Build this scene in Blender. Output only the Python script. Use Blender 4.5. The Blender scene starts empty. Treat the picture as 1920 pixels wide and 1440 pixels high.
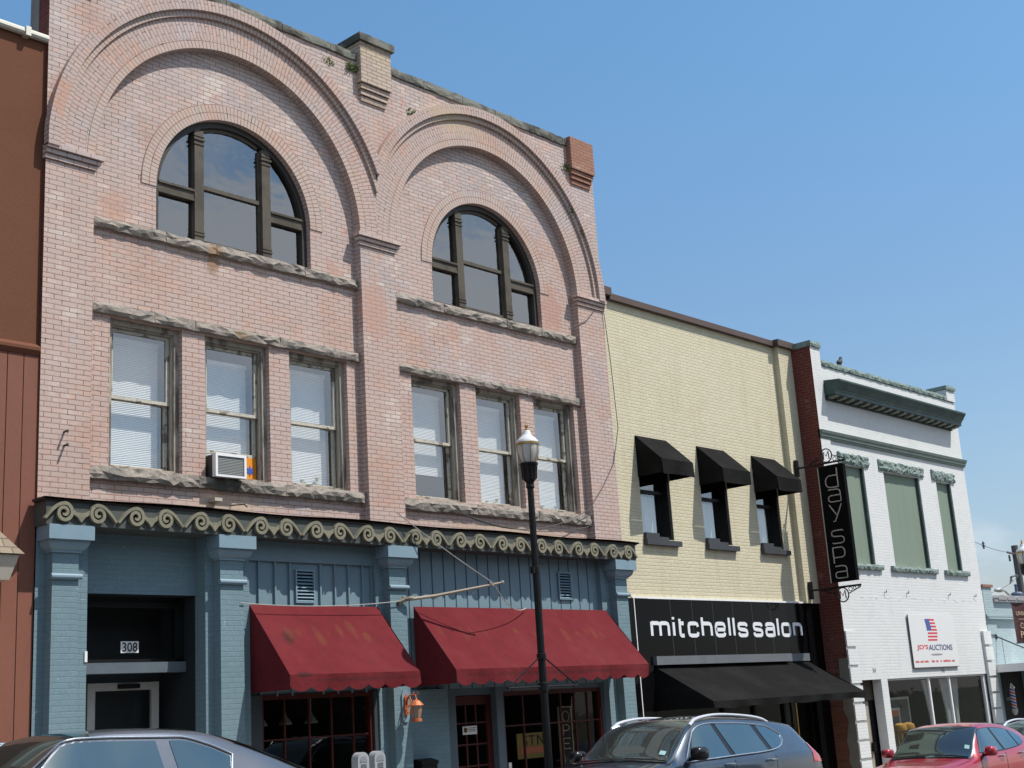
import bpy, math, random
from mathutils import Vector, Matrix
R_ = math.radians
C = bpy.context.scene
COL = C.collection
rng = random.Random(7)

# ------------------------------------------------------------------ camera
cam_d = bpy.data.cameras.new('camera'); cam = bpy.data.objects.new('camera', cam_d); COL.objects.link(cam)
cam_d.sensor_width = 36.0; cam_d.lens = 2468.25 / 1920 * 36; cam_d.clip_start = 0.1; cam_d.clip_end = 3000
yaw, pit, rol = R_(47.79), R_(13.985), R_(3.682)
fw = Vector((math.sin(yaw) * math.cos(pit), math.cos(yaw) * math.cos(pit), math.sin(pit)))
rt = Vector((math.cos(yaw), -math.sin(yaw), 0)); dn = fw.cross(rt)
r2 = rt * math.cos(rol) + dn * math.sin(rol); d2 = dn * math.cos(rol) - rt * math.sin(rol)
m3 = Matrix((r2, -d2, -fw)).transposed()
cam.matrix_world = m3.to_4x4()
C.camera = cam
# ------------------------------------------------------------------ light
SUNV = Vector((0.66, -1.0, 1.87)).normalized()
SUN_EL = math.asin(SUNV.z); SUN_AZ = math.atan2(SUNV.x, SUNV.y)
sl = bpy.data.lights.new('sun', 'SUN'); sl.energy = 4.2; sl.angle = R_(0.55); sl.color = (1.0, 0.955, 0.89)
so = bpy.data.objects.new('sun', sl); COL.objects.link(so)
so.rotation_euler = SUNV.to_track_quat('Z', 'Y').to_euler()
C.view_settings.view_transform = 'Standard'; C.view_settings.look = 'None'
C.view_settings.exposure = 0.32; C.view_settings.gamma = 1
C.cycles.pixel_filter_width = 1.9

def N(nt, t, inp=None, **attr):
    n = nt.nodes.new('ShaderNode' + t)
    for k, v in attr.items(): setattr(n, k, v)
    for k, v in (inp or {}).items():
        s = n.inputs[k]
        if isinstance(v, bpy.types.NodeSocket): nt.links.new(v, s)
        else:
            if isinstance(v, tuple) and len(v) == 3 and s.type == 'RGBA': v = v + (1,)
            s.default_value = v
    return n
def mixc(nt, f, a, b, bt='MIX'):
    n = N(nt, 'Mix', data_type='RGBA', blend_type=bt)
    for i, v in ((0, f), (6, a), (7, b)):
        if isinstance(v, bpy.types.NodeSocket): nt.links.new(v, n.inputs[i])
        else: n.inputs[i].default_value = (tuple(v) + (1,) if i else v)
    return n.outputs[2]
def math_(nt, op, a, b=0.0, c=None, clamp=False):
    n = N(nt, 'Math', {0: a, 1: b}, operation=op, use_clamp=clamp)
    if c is not None: n.inputs[2].default_value = c
    return n.outputs[0]
def ramp(nt, f, lo, hi):
    return N(nt, 'MapRange', {0: f, 1: lo, 2: hi}, interpolation_type='SMOOTHSTEP').outputs[0]

w = bpy.data.worlds.new('World'); C.world = w; w.use_nodes = True
nt = w.node_tree; nt.nodes.clear()
sky = N(nt, 'TexSky', sky_type='NISHITA', sun_disc=False, sun_elevation=SUN_EL, sun_rotation=SUN_AZ, altitude=300, air_density=1.3, dust_density=0.5, ozone_density=3.0)
tc = N(nt, 'TexCoord').outputs['Generated']
sx = N(nt, 'SeparateXYZ', {0: tc})
mp = N(nt, 'Mapping', {0: tc, 3: (1.0, 1.0, 2.6)}).outputs[0]
nz = N(nt, 'TexNoise', {'Vector': mp, 'Scale': 2.6, 'Detail': 7, 'Roughness': 0.6}).outputs[0]
mp2 = N(nt, 'Mapping', {0: tc, 1: (3.1, 1.7, 0.4), 3: (1.0, 1.0, 2.2)}).outputs[0]
nz2 = N(nt, 'TexNoise', {'Vector': mp2, 'Scale': 9.0, 'Detail': 6, 'Roughness': 0.55}).outputs[0]
back = ramp(nt, math_(nt, 'MULTIPLY', sx.outputs[1], -1.0), 0.05, 0.45)
cl = math_(nt, 'MULTIPLY', ramp(nt, nz, 0.36, 0.64), back)
low = math_(nt, 'SUBTRACT', 1.0, ramp(nt, sx.outputs[2], 0.02, 0.17))
cl2 = math_(nt, 'MULTIPLY', ramp(nt, nz2, 0.46, 0.66), low)
clm = math_(nt, 'MAXIMUM', math_(nt, 'MULTIPLY', cl, 0.85), math_(nt, 'MULTIPLY', cl2, 0.6))
hs = N(nt, 'HueSaturation', {'Saturation': 1.0, 'Value': 1.0, 'Color': sky.outputs[0]}).outputs[0]
tint = mixc(nt, 1.0, hs, mixc(nt, ramp(nt, sx.outputs[2], 0.15, 0.55), mixc(nt, ramp(nt, sx.outputs[2], 0.0, 0.2), (0.66, 0.64, 0.78), (0.76, 0.81, 0.86)), (0.79, 1.05, 1.12)), 'MULTIPLY')
skc = mixc(nt, clm, tint, (6.5, 6.8, 7.2))
SKY_BG = N(nt, 'Background', {0: skc, 1: 0.117})
N(nt, 'OutputWorld', {0: SKY_BG.outputs[0]})

# ------------------------------------------------------------------ materials
def newmat(name):
    m = bpy.data.materials.new(name); m.use_nodes = True; m.node_tree.nodes.clear(); return m, m.node_tree
def finish(nt, col, rough=0.8, metal=0.0, h=None, bump=0.0, dist=0.01, spec=0.4, coat=0.0):
    inp = {'Base Color': col, 'Roughness': rough, 'Metallic': metal, 'Specular IOR Level': spec, 'Coat Weight': coat, 'Coat Roughness': 0.03}
    if h is not None and bump > 0:
        inp['Normal'] = N(nt, 'Bump', {'Height': h, 'Strength': bump, 'Distance': dist}).outputs[0]
    b = N(nt, 'BsdfPrincipled', inp)
    N(nt, 'OutputMaterial', {0: b.outputs[0]})
def noise(nt, vec, s, det=4, ro=0.55, off=(0, 0, 0), stretch=(1, 1, 1)):
    v = N(nt, 'Mapping', {0: vec, 1: off, 3: stretch}).outputs[0]
    return N(nt, 'TexNoise', {'Vector': v, 'Scale': s, 'Detail': det, 'Roughness': ro}).outputs[0]
def spots(nt, col, pos, lst):
    if not lst: return col
    ns = noise(nt, pos, 6.0, 4)
    s = N(nt, 'SeparateXYZ', {0: pos})
    for (x, z, rx, rz, c, amt) in lst:
        a = math_(nt, 'DIVIDE', math_(nt, 'SUBTRACT', s.outputs[0], x), rx)
        b = math_(nt, 'DIVIDE', math_(nt, 'SUBTRACT', s.outputs[2], z), rz)
        d = math_(nt, 'SQRT', math_(nt, 'ADD', math_(nt, 'MULTIPLY', a, a), math_(nt, 'MULTIPLY', b, b)))
        d = math_(nt, 'ADD', d, math_(nt, 'MULTIPLY', math_(nt, 'SUBTRACT', ns, 0.5), 1.6))
        f = math_(nt, 'MULTIPLY', math_(nt, 'SUBTRACT', 1.0, ramp(nt, d, 0.35, 1.05)), amt)
        col = mixc(nt, f, col, c)
    return col
def brick_mat(name, cA, cB, cM, bw=0.215, rh=0.0677, ms=0.009, off=0.5, patches=(), spot=(), rough=0.85, bump=0.35, dist=0.006, zgrad=None, jn=0.5, streak=None, smooth=0.25, vary=0.0, voids=False):
    m, nt = newmat(name)
    uv = N(nt, 'TexCoord').outputs['UV']; pos = N(nt, 'NewGeometry').outputs['Position']
    wob = N(nt, 'TexNoise', {'Vector': pos, 'Scale': 7.0, 'Detail': 2}).outputs[1]
    uvw = N(nt, 'VectorMath', {0: uv, 1: N(nt, 'VectorMath', {0: wob, 3: 0.006}, operation='SCALE').outputs[0]}, operation='ADD').outputs[0]
    bt = N(nt, 'TexBrick', {'Vector': uvw, 'Color1': cA, 'Color2': cB, 'Mortar': (0, 0, 0), 'Scale': 1.0, 'Mortar Size': ms, 'Mortar Smooth': smooth, 'Bias': 0.0, 'Brick Width': bw, 'Row Height': rh}, offset=off)
    fac = bt.outputs['Fac']
    bc = N(nt, 'TexBrick', {'Vector': uvw, 'Color1': cA, 'Color2': cB, 'Mortar': cA, 'Scale': 1.0, 'Mortar Size': 0.0, 'Brick Width': bw, 'Row Height': rh}, offset=off).outputs[0]
    col = bc
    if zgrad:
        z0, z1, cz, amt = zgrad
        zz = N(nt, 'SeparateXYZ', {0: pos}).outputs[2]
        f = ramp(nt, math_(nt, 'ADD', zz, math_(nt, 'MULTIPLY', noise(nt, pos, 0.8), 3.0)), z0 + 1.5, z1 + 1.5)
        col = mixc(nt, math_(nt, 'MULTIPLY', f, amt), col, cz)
    # per-brick random stain: sample a noise at brick-cell scale
    cellr = N(nt, 'TexBrick', {'Vector': uvw, 'Color1': (0, 0, 0), 'Color2': (1, 1, 1), 'Mortar': (0.5, 0.5, 0.5), 'Scale': 1.0, 'Mortar Size': 0.0, 'Brick Width': bw, 'Row Height': rh}, offset=off).outputs[0]
    for i, (c, sc, lo, hi, amt) in enumerate(patches):
        n = noise(nt, pos, sc, 5, 0.6, (i * 7.3, i * 3.1, i * 5.7))
        n = math_(nt, 'ADD', n, math_(nt, 'MULTIPLY', math_(nt, 'SUBTRACT', N(nt, 'SeparateXYZ', {0: cellr}).outputs[0], 0.5), 0.12))
        col = mixc(nt, math_(nt, 'MULTIPLY', ramp(nt, n, lo, hi), amt), col, c)
    if vary > 0:
        cv = N(nt, 'SeparateXYZ', {0: cellr}).outputs[0]; cv = math_(nt, 'ADD', math_(nt, 'MULTIPLY', cv, 0.7), 0.15)
        col = mixc(nt, vary, col, N(nt, 'CombineXYZ', {0: cv, 1: cv, 2: cv}).outputs[0], 'OVERLAY')
    fine = noise(nt, pos, 38.0, 3)
    col = mixc(nt, 0.22, col, N(nt, 'CombineXYZ', {0: fine, 1: fine, 2: fine}).outputs[0], 'OVERLAY')
    if streak:
        c, lo, hi, amt = streak
        n = noise(nt, pos, 2.2, 5, 0.6, (3, 1, 2), (2.2, 1, 0.22))
        col = mixc(nt, math_(nt, 'MULTIPLY', ramp(nt, n, lo, hi), amt), col, c)
    jv = math_(nt, 'MULTIPLY', fac, math_(nt, 'ADD', math_(nt, 'MULTIPLY', noise(nt, pos, 3.0, 4), 0.9), jn), clamp=True)
    mcol = cM
    if voids: mcol = mixc(nt, math_(nt, 'MULTIPLY', ramp(nt, noise(nt, pos, 9.0, 3, 0.5, (4, 4, 4)), 0.56, 0.66), 0.8), cM, (0.05, 0.04, 0.035))
    if voids: mcol = mixc(nt, math_(nt, 'MULTIPLY', ramp(nt, noise(nt, pos, 1.6, 4, 0.6, (9, 2, 5)), 0.48, 0.62), 0.75), mcol, (0.31, 0.14, 0.085))
    col = mixc(nt, jv, col, mcol)
    col = spots(nt, col, pos, spot)
    h = math_(nt, 'SUBTRACT', math_(nt, 'MULTIPLY', fine, 0.3), fac)
    finish(nt, col, rough, 0, h, bump, dist, 0.25)
    return m
def plain(name, col, rough=0.7, metal=0.0, var=0.15, sc=3.0, fine=40.0, bump=0.1, dist=0.004, col2=None, lo=0.45, hi=0.65, stretch=(1, 1, 1), spec=0.4, coat=0.0, obj=False, spot=()):
    m, nt = newmat(name)
    pos = N(nt, 'TexCoord').outputs['Object'] if obj else N(nt, 'NewGeometry').outputs['Position']
    a = noise(nt, pos, sc, 5, 0.6, (1, 2, 3), stretch); b = noise(nt, pos, fine, 3, 0.5, (0, 0, 0), stretch)
    c = col
    base = N(nt, 'RGB'); base.outputs[0].default_value = tuple(col) + (1,); c = base.outputs[0]
    if col2 is not None: c = mixc(nt, ramp(nt, a, lo, hi), c, col2)
    g = math_(nt, 'ADD', math_(nt, 'MULTIPLY', a, 0.6), math_(nt, 'MULTIPLY', b, 0.4))
    c = mixc(nt, var, c, N(nt, 'CombineXYZ', {0: g, 1: g, 2: g}).outputs[0], 'OVERLAY')
    c = spots(nt, c, pos, spot)
    r = math_(nt, 'ADD', math_(nt, 'MULTIPLY', b, 0.12), rough - 0.06)
    finish(nt, c, r, metal, b, bump, dist, spec, coat)
    return m
def glass(name, tint=(0.8, 0.85, 0.85), base=0.1, k=1.6, rough=0.015, wav=0.0):
    m, nt = newmat(name)
    fc = N(nt, 'LayerWeight', {0: 0.5}).outputs['Facing']
    fr = math_(nt, 'ADD', math_(nt, 'MULTIPLY', math_(nt, 'POWER', fc, 5.0), 0.96), 0.04)
    f = math_(nt, 'ADD', math_(nt, 'MULTIPLY', fr, k), base, clamp=True)
    tr = N(nt, 'BsdfTransparent', {0: tint})
    gi = {'Roughness': rough, 'Color': (1, 1, 1)}
    if wav > 0:
        pos = N(nt, 'NewGeometry').outputs['Position']
        gi['Normal'] = N(nt, 'Bump', {'Height': noise(nt, pos, 2.2, 2), 'Strength': wav, 'Distance': 0.02}).outputs[0]
    gl = N(nt, 'BsdfGlossy', gi)
    mx = N(nt, 'MixShader', {0: f, 1: tr.outputs[0], 2: gl.outputs[0]})
    N(nt, 'OutputMaterial', {0: mx.outputs[0]})
    return m

MORT = (0.255, 0.175, 0.145)
PINKP = [((0.46, 0.27, 0.20), 1.1, 0.50, 0.72, 0.6), ((0.42, 0.375, 0.375), 0.7, 0.53, 0.70, 0.7), ((0.50, 0.335, 0.265), 2.4, 0.50, 0.70, 0.6), ((0.42, 0.19, 0.125), 3.2, 0.66, 0.75, 0.6), ((0.62, 0.565, 0.50), 1.7, 0.56, 0.75, 0.5)]
PSPOT = [(13.6, 10.55, 0.4, 0.35, (0.48, 0.40, 0.26), 0.5), (15.4, 10.2, 0.9, 0.3, (0.48, 0.38, 0.25), 0.5), (10.45, 6.5, 0.14, 0.2, (0.24, 0.13, 0.06), 0.7), (18.95, 10.5, 0.5, 0.42, (0.38, 0.21, 0.15), 0.6),
         (17.9, 7.2, 0.45, 0.7, (0.40, 0.19, 0.13), 0.5), (8.9, 7.0, 0.35, 0.35, (0.46, 0.25, 0.18), 0.5), (12.7, 6.9, 0.25, 0.2, (0.46, 0.25, 0.18), 0.45), (7.95, 8.2, 0.2, 0.5, (0.48, 0.26, 0.18), 0.6), (13.4, 6.4, 0.35, 0.6, (0.47, 0.25, 0.18), 0.5), (10.7, 3.05, 0.9, 0.16, (0.54, 0.42, 0.30), 0.6), (16.5, 3.0, 2.0, 0.16, (0.52, 0.38, 0.28), 0.5)]
M = {}
M['pink'] = brick_mat('pink_brick', (0.53, 0.408, 0.357), (0.455, 0.342, 0.30), MORT, ms=0.007, jn=0.42, vary=0.15, voids=True, streak=((0.36, 0.27, 0.225), 0.56, 0.78, 0.4), patches=PINKP, spot=PSPOT, zgrad=(6.0, 9.5, (0.455, 0.395, 0.375), 0.65))
M['pink_radial'] = brick_mat('pink_brick_radial', (0.495, 0.39, 0.352), (0.43, 0.338, 0.305), MORT, ms=0.0075, vary=0.15, voids=True, patches=PINKP[:3], spot=PSPOT[:2] + PSPOT[4:5] + PSPOT[7:8])
M['pink_header'] = brick_mat('pink_brick_header', (0.51, 0.41, 0.355), (0.44, 0.35, 0.30), MORT, bw=0.122, off=0.0, ms=0.0075, vary=0.12, voids=True, patches=PINKP[:3], spot=PSPOT[1:2] + PSPOT[4:5])
M['redbrick'] = brick_mat('old_red_brick', (0.17, 0.045, 0.035), (0.12, 0.032, 0.027), (0.15, 0.07, 0.055), ms=0.008, patches=[((0.20, 0.075, 0.05), 3.0, 0.55, 0.7, 0.5)], spot=[], bump=0.4)
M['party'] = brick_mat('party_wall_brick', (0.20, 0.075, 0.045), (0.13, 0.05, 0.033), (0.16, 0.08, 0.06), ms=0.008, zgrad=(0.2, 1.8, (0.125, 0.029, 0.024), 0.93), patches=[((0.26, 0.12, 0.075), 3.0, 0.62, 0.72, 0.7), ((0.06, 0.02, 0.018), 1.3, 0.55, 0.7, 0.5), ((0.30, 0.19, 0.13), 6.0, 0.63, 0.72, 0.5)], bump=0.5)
M['cream'] = brick_mat('cream_painted_brick', (0.585, 0.535, 0.385), (0.55, 0.50, 0.355), (0.465, 0.415, 0.285), ms=0.009, patches=[((0.53, 0.475, 0.335), 0.6, 0.5, 0.75, 0.5), ((0.61, 0.565, 0.43), 1.5, 0.55, 0.75, 0.4)], streak=((0.47, 0.41, 0.275), 0.5, 0.74, 0.55), bump=0.55, dist=0.010, jn=0.0, smooth=0.6)
M['white'] = brick_mat('white_painted_brick', (0.65, 0.655, 0.64), (0.63, 0.635, 0.62), (0.54, 0.55, 0.54), ms=0.009, patches=[((0.56, 0.57, 0.55), 0.8, 0.5, 0.75, 0.45)], streak=((0.48, 0.49, 0.47), 0.54, 0.8, 0.4), bump=0.35, dist=0.007, jn=-0.2, smooth=0.6)
M['blue'] = brick_mat('blue_painted_brick', (0.165, 0.243, 0.272), (0.15, 0.224, 0.253), (0.125, 0.19, 0.23), ms=0.008, patches=[((0.19, 0.265, 0.30), 1.0, 0.5, 0.7, 0.4), ((0.36, 0.42, 0.46), 7.0, 0.71, 0.74, 0.7)], streak=((0.12, 0.18, 0.23), 0.58, 0.8, 0.4), bump=0.4, dist=0.006, jn=0.0, smooth=0.5)
M['paleblue'] = brick_mat('pale_blue_painted_brick', (0.34, 0.42, 0.43), (0.31, 0.39, 0.41), (0.28, 0.36, 0.385), patches=[((0.45, 0.51, 0.52), 1.1, 0.5, 0.7, 0.6)], bump=0.6, jn=0.0)
M['bluep'] = plain('blue_paint', (0.16, 0.238, 0.275), 0.6, var=0.3, sc=1.6, col2=(0.135, 0.205, 0.25), lo=0.5, hi=0.75, bump=0.15)
M['bluetrim'] = plain('blue_trim_paint', (0.20, 0.29, 0.345), 0.5, var=0.25, sc=2.5, col2=(0.165, 0.245, 0.295), lo=0.5, hi=0.75, bump=0.12)
M['darkslot'] = plain('dark_gap', (0.012, 0.014, 0.016), 0.8)
M['stone'] = plain('rough_sandstone', (0.30, 0.26, 0.22), 0.92, var=0.9, sc=3.2, fine=30, bump=0.7, dist=0.015, col2=(0.155, 0.14, 0.122), lo=0.48, hi=0.64,
                   spot=[(10.45, 6.72, 0.14, 0.14, (0.30, 0.16, 0.06), 0.6), (10.9, 5.52, 0.20, 0.07, (0.30, 0.18, 0.08), 0.6), (10.55, 3.28, 0.5, 0.14, (0.045, 0.043, 0.036), 0.9)])
M['greenstone'] = plain('green_grey_rock_stone', (0.24, 0.30, 0.27), 0.9, var=0.8, sc=5, fine=35, bump=0.8, dist=0.02, col2=(0.13, 0.175, 0.155))
M['coping'] = plain('lichen_coping', (0.20, 0.20, 0.17), 0.95, var=0.8, sc=2.5, fine=25, bump=0.5, dist=0.01, col2=(0.06, 0.06, 0.05), lo=0.42, hi=0.6)
M['wood'] = plain('weathered_wood', (0.37, 0.33, 0.27), 0.9, var=0.9, sc=5.0, fine=45, bump=0.6, dist=0.006, col2=(0.13, 0.11, 0.09), lo=0.47, hi=0.62, stretch=(1, 1, 0.25))
M['sash'] = plain('peeling_sash_paint', (0.52, 0.49, 0.41), 0.85, var=0.8, sc=6.0, fine=40, bump=0.4, col2=(0.17, 0.14, 0.11), lo=0.5, hi=0.6)
M['olive'] = plain('olive_brown_paint', (0.098, 0.083, 0.064), 0.6, var=0.4, sc=3, bump=0.15, col2=(0.062, 0.052, 0.040), spec=0.2)
M['olived'] = plain('dark_olive_sash', (0.035, 0.031, 0.026), 0.55, var=0.3)
M['blind'] = plain('white_blind', (0.78, 0.79, 0.79), 0.6, var=0.1)
M['room'] = plain('dark_room', (0.035, 0.035, 0.035), 0.9, var=0.3)
M['roomd'] = plain('very_dark_room', (0.012, 0.012, 0.012), 0.9, var=0.3)
M['glass'] = glass('window_glass', (0.95, 0.97, 0.97), 0.15, 1.8, wav=0.10)
M['glassarch'] = glass('arched_window_glass', (0.5, 0.55, 0.55), 0.17, 1.8, wav=0.22)
M['shopglass'] = glass('shop_glass', (0.8, 0.82, 0.8), 0.0, 0.55, wav=0.08)
M['frieze'] = plain('dark_green_grey_frieze', (0.075, 0.083, 0.075), 0.7, var=0.4, sc=2.5, bump=0.2, col2=(0.055, 0.06, 0.055))
M['scroll'] = plain('tan_scroll_paint', (0.215, 0.20, 0.14), 0.75, var=0.5, sc=5, bump=0.2, col2=(0.16, 0.15, 0.105), lo=0.48, hi=0.62)
M['flash'] = plain('rusty_flashing', (0.045, 0.035, 0.03), 0.7, var=0.4)
M['awnred'] = plain('faded_red_canvas', (0.128, 0.0175, 0.021), 0.85, var=0.45, sc=1.2, fine=6, bump=0.45, dist=0.03, col2=(0.125, 0.021, 0.023), lo=0.45, hi=0.7, spec=0.08,
                    spot=[(11.25, 1.2, 0.12, 0.12, (0.03, 0.016, 0.014), 0.75), (11.2, 0.65, 0.2, 0.06, (0.035, 0.018, 0.016), 0.7), (11.30, 1.24, 0.09, 0.11, (0.155, 0.058, 0.025), 0.34), (11.49, 1.25, 0.08, 0.07, (0.155, 0.051, 0.025), 0.23), (11.80, 1.18, 0.09, 0.17, (0.155, 0.063, 0.025), 0.34), (11.99, 1.24, 0.04, 0.08, (0.155, 0.048, 0.025), 0.22), (12.23, 1.27, 0.07, 0.13, (0.155, 0.057, 0.025), 0.35), (12.47, 1.29, 0.09, 0.15, (0.155, 0.065, 0.025), 0.28), (12.67, 1.19, 0.08, 0.10, (0.155, 0.070, 0.025), 0.29), (14.20, 1.28, 0.06, 0.17, (0.155, 0.054, 0.025), 0.23), (14.68, 1.22, 0.09, 0.14, (0.155, 0.044, 0.025), 0.26), (14.86, 1.27, 0.05, 0.12, (0.155, 0.056, 0.025), 0.25), (15.15, 1.25, 0.05, 0.11, (0.155, 0.047, 0.025), 0.26), (15.90, 1.27, 0.07, 0.07, (0.155, 0.075, 0.025), 0.25), (16.32, 1.19, 0.04, 0.12, (0.155, 0.049, 0.025), 0.34), (16.55, 1.29, 0.06, 0.12, (0.155, 0.070, 0.025), 0.25), (17.05, 1.20, 0.08, 0.16, (0.155, 0.047, 0.025), 0.41), (17.37, 1.23, 0.05, 0.06, (0.155, 0.074, 0.025), 0.26), (17.65, 1.27, 0.07, 0.09, (0.155, 0.046, 0.025), 0.36), (17.82, 1.24, 0.08, 0.13, (0.155, 0.050, 0.025), 0.40), (18.02, 1.21, 0.06, 0.07, (0.155, 0.046, 0.025), 0.29), (16.3, 0.58, 3.0, 0.035, (0.06, 0.018, 0.018), 0.5), (12.1, 0.58, 1.5, 0.035, (0.06, 0.018, 0.018), 0.5)])
M['awnblk'] = plain('black_canvas', (0.0085, 0.0083, 0.008), 0.9, var=0.4, sc=1.5, fine=7, bump=0.5, dist=0.03, col2=(0.013, 0.0125, 0.0125), spec=0.1)
M['blkgloss'] = plain('black_glass_tile', (0.004, 0.004, 0.0045), 0.08, var=0.1, bump=0.0, spec=0.07)
M['blkpaint'] = plain('black_paint', (0.008, 0.008, 0.008), 0.5, var=0.3, bump=0.1, spec=0.2)
M['blkmatte'] = plain('matt_black', (0.006, 0.006, 0.006), 0.8, var=0.3, spec=0.05)
M['iron'] = plain('black_cast_iron', (0.006, 0.006, 0.0065), 0.42, var=0.4, sc=8, bump=0.15, spec=0.3)
M['greymetal'] = plain('grey_metal', (0.42, 0.43, 0.44), 0.5, 0.3, var=0.3, sc=6)
M['darkgrey'] = plain('dark_grey_steel', (0.06, 0.065, 0.07), 0.45, 0.3, var=0.3)
M['whitepaint'] = plain('white_paint', (0.78, 0.78, 0.77), 0.5, var=0.15)
M['whitegrey'] = plain('dirty_white_frame', (0.42, 0.41, 0.38), 0.6, var=0.4)
M['brass'] = plain('aged_brass', (0.42, 0.27, 0.09), 0.35, 0.8, var=0.4, sc=20)
M['copper'] = plain('orange_copper_lantern', (0.55, 0.16, 0.06), 0.5, 0.2, var=0.4, sc=14)
M['greenp'] = plain('dark_green_paint', (0.034, 0.062, 0.054), 0.5, var=0.4, sc=3, col2=(0.05, 0.08, 0.07), bump=0.1)
M['greenband'] = plain('grey_green_paint', (0.17, 0.21, 0.18), 0.6, var=0.3, sc=3, col2=(0.125, 0.165, 0.14), bump=0.1)
M['board'] = plain('green_grey_board', (0.195, 0.245, 0.19), 0.75, var=0.4, sc=1.6, col2=(0.165, 0.205, 0.15), lo=0.45, hi=0.7, stretch=(2.5, 1, 0.25), bump=0.1)
M['stucco'] = plain('brown_stucco', (0.150, 0.064, 0.037), 0.92, var=0.35, sc=1.0, fine=60, bump=0.35, dist=0.006, col2=(0.132, 0.056, 0.033), lo=0.45, hi=0.7, spec=0.15)
M['metalcap'] = plain('pale_metal_cap', (0.58, 0.56, 0.48), 0.45, 0.3, var=0.3, sc=3)
M['browncap'] = plain('brown_metal_coping', (0.095, 0.062, 0.05), 0.55, 0.1, var=0.3, sc=2)
M['shingle'] = brick_mat('shingle', (0.30, 0.24, 0.17), (0.22, 0.18, 0.13), (0.10, 0.08, 0.06), bw=0.16, rh=0.11, ms=0.008)
M['beige'] = plain('beige_panel', (0.46, 0.41, 0.34), 0.7, var=0.2)
M['orange'] = plain('orange_panel', (0.75, 0.26, 0.012), 0.6, var=0.15)
M['starblue'] = plain('blue_star', (0.03, 0.10, 0.40), 0.6)
M['text_w'] = plain('white_lettering', (0.72, 0.74, 0.76), 0.4, var=0.1)
M['text_k'] = plain('black_lettering', (0.01, 0.01, 0.012), 0.5, var=0.1)
M['text_red'] = plain('red_lettering', (0.62, 0.035, 0.055), 0.5, var=0.1)
M['text_navy'] = plain('navy_lettering', (0.03, 0.05, 0.16), 0.5, var=0.1)
M['text_steel'] = plain('pale_steel_letters', (0.44, 0.40, 0.33), 0.4, 0.0, var=0.3, sc=12)
M['text_tan'] = plain('tan_lettering', (0.50, 0.38, 0.24), 0.5, var=0.1)
M['signwhite'] = plain('white_vinyl', (0.68, 0.68, 0.665), 0.35, var=0.08)
M['flagblue'] = plain('flag_blue', (0.07, 0.10, 0.33), 0.5)
M['greyshadow'] = plain('printed_grey', (0.28, 0.27, 0.28), 0.5)
M['yellow'] = plain('mustard_sign', (0.30, 0.20, 0.05), 0.6, var=0.3)
M['coralred'] = plain('coral_band', (0.60, 0.16, 0.08), 0.6)
M['maroon'] = plain('maroon_paint', (0.068, 0.015, 0.012), 0.5, var=0.3, col2=(0.05, 0.011, 0.010), spec=0.2)
M['bannerm'] = plain('maroon_banner', (0.055, 0.012, 0.012), 0.7, var=0.3)
M['asphalt'] = plain('asphalt', (0.05, 0.05, 0.052), 0.9, var=0.8, sc=1.0, fine=90, bump=0.5, dist=0.01, col2=(0.065, 0.064, 0.062))
M['concrete'] = plain('pavement_concrete', (0.33, 0.31, 0.28), 0.9, var=0.6, sc=1.2, fine=60, bump=0.3, col2=(0.27, 0.255, 0.23))
M['earth'] = plain('far_ground', (0.16, 0.16, 0.11), 0.95, var=0.7, sc=0.05, fine=1.0)
M['line'] = plain('road_paint', (0.70, 0.68, 0.60), 0.7, var=0.5, sc=6)
M['roofing'] = plain('flat_roof', (0.10, 0.10, 0.10), 0.9)
M['leaf'] = plain('weed_leaf', (0.085, 0.13, 0.03), 0.7, var=0.6, sc=20, col2=(0.13, 0.15, 0.05))
M['cable'] = plain('weathered_cable', (0.10, 0.09, 0.085), 0.7)
M['rope'] = plain('pale_rope', (0.38, 0.37, 0.34), 0.8)
M['polewood'] = plain('utility_pole_wood', (0.10, 0.095, 0.095), 0.9, var=0.5, sc=6, stretch=(1, 1, 0.2))
M['tile'] = plain('grey_roof_tile', (0.26, 0.25, 0.25), 0.6, var=0.4, sc=5)
M['bird'] = plain('grey_feathers', (0.05, 0.05, 0.06), 0.7)
M['acgrill'] = plain('ac_grille', (0.14, 0.145, 0.14), 0.6, var=0.2)
M['terracotta'] = plain('cushion_mustard', (0.45, 0.24, 0.05), 0.7)
M['curtain'] = plain('grey_curtain', (0.66, 0.68, 0.68), 0.85, var=0.3)
M['oppA'] = brick_mat('opposite_red_brick', (0.10, 0.05, 0.04), (0.08, 0.04, 0.032), (0.11, 0.09, 0.08))
M['oppB'] = plain('opposite_tan_stucco', (0.20, 0.15, 0.105), 0.9)
M['whiteframe'] = plain('pale_frame', (0.6, 0.6, 0.57), 0.5)
def car_paint(name, col, metal=0.5, rough=0.32):
    m, nt = newmat(name)
    pos = N(nt, 'TexCoord').outputs['Object']
    fl = N(nt, 'TexNoise', {'Vector': pos, 'Scale': 900.0, 'Detail': 1}).outputs[0]
    dust = ramp(nt, noise(nt, pos, 2.0, 5), 0.4, 0.8)
    c = mixc(nt, math_(nt, 'MULTIPLY', fl, 0.25), col, tuple(min(1, x * 1.5 + 0.02) for x in col))
    c = mixc(nt, math_(nt, 'MULTIPLY', dust, 0.12), c, (0.3, 0.28, 0.25))
    finish(nt, c, rough, metal, None, 0, 0, 0.5, 1.0)
    return m
M['car_silver'] = car_paint('silver_blue_car_paint', (0.105, 0.115, 0.135), 0.55)
M['car_blue'] = car_paint('slate_blue_car_paint', (0.030, 0.044, 0.066), 0.5)
M['car_red'] = car_paint('red_car_paint', (0.38, 0.011, 0.028), 0.3)
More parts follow.
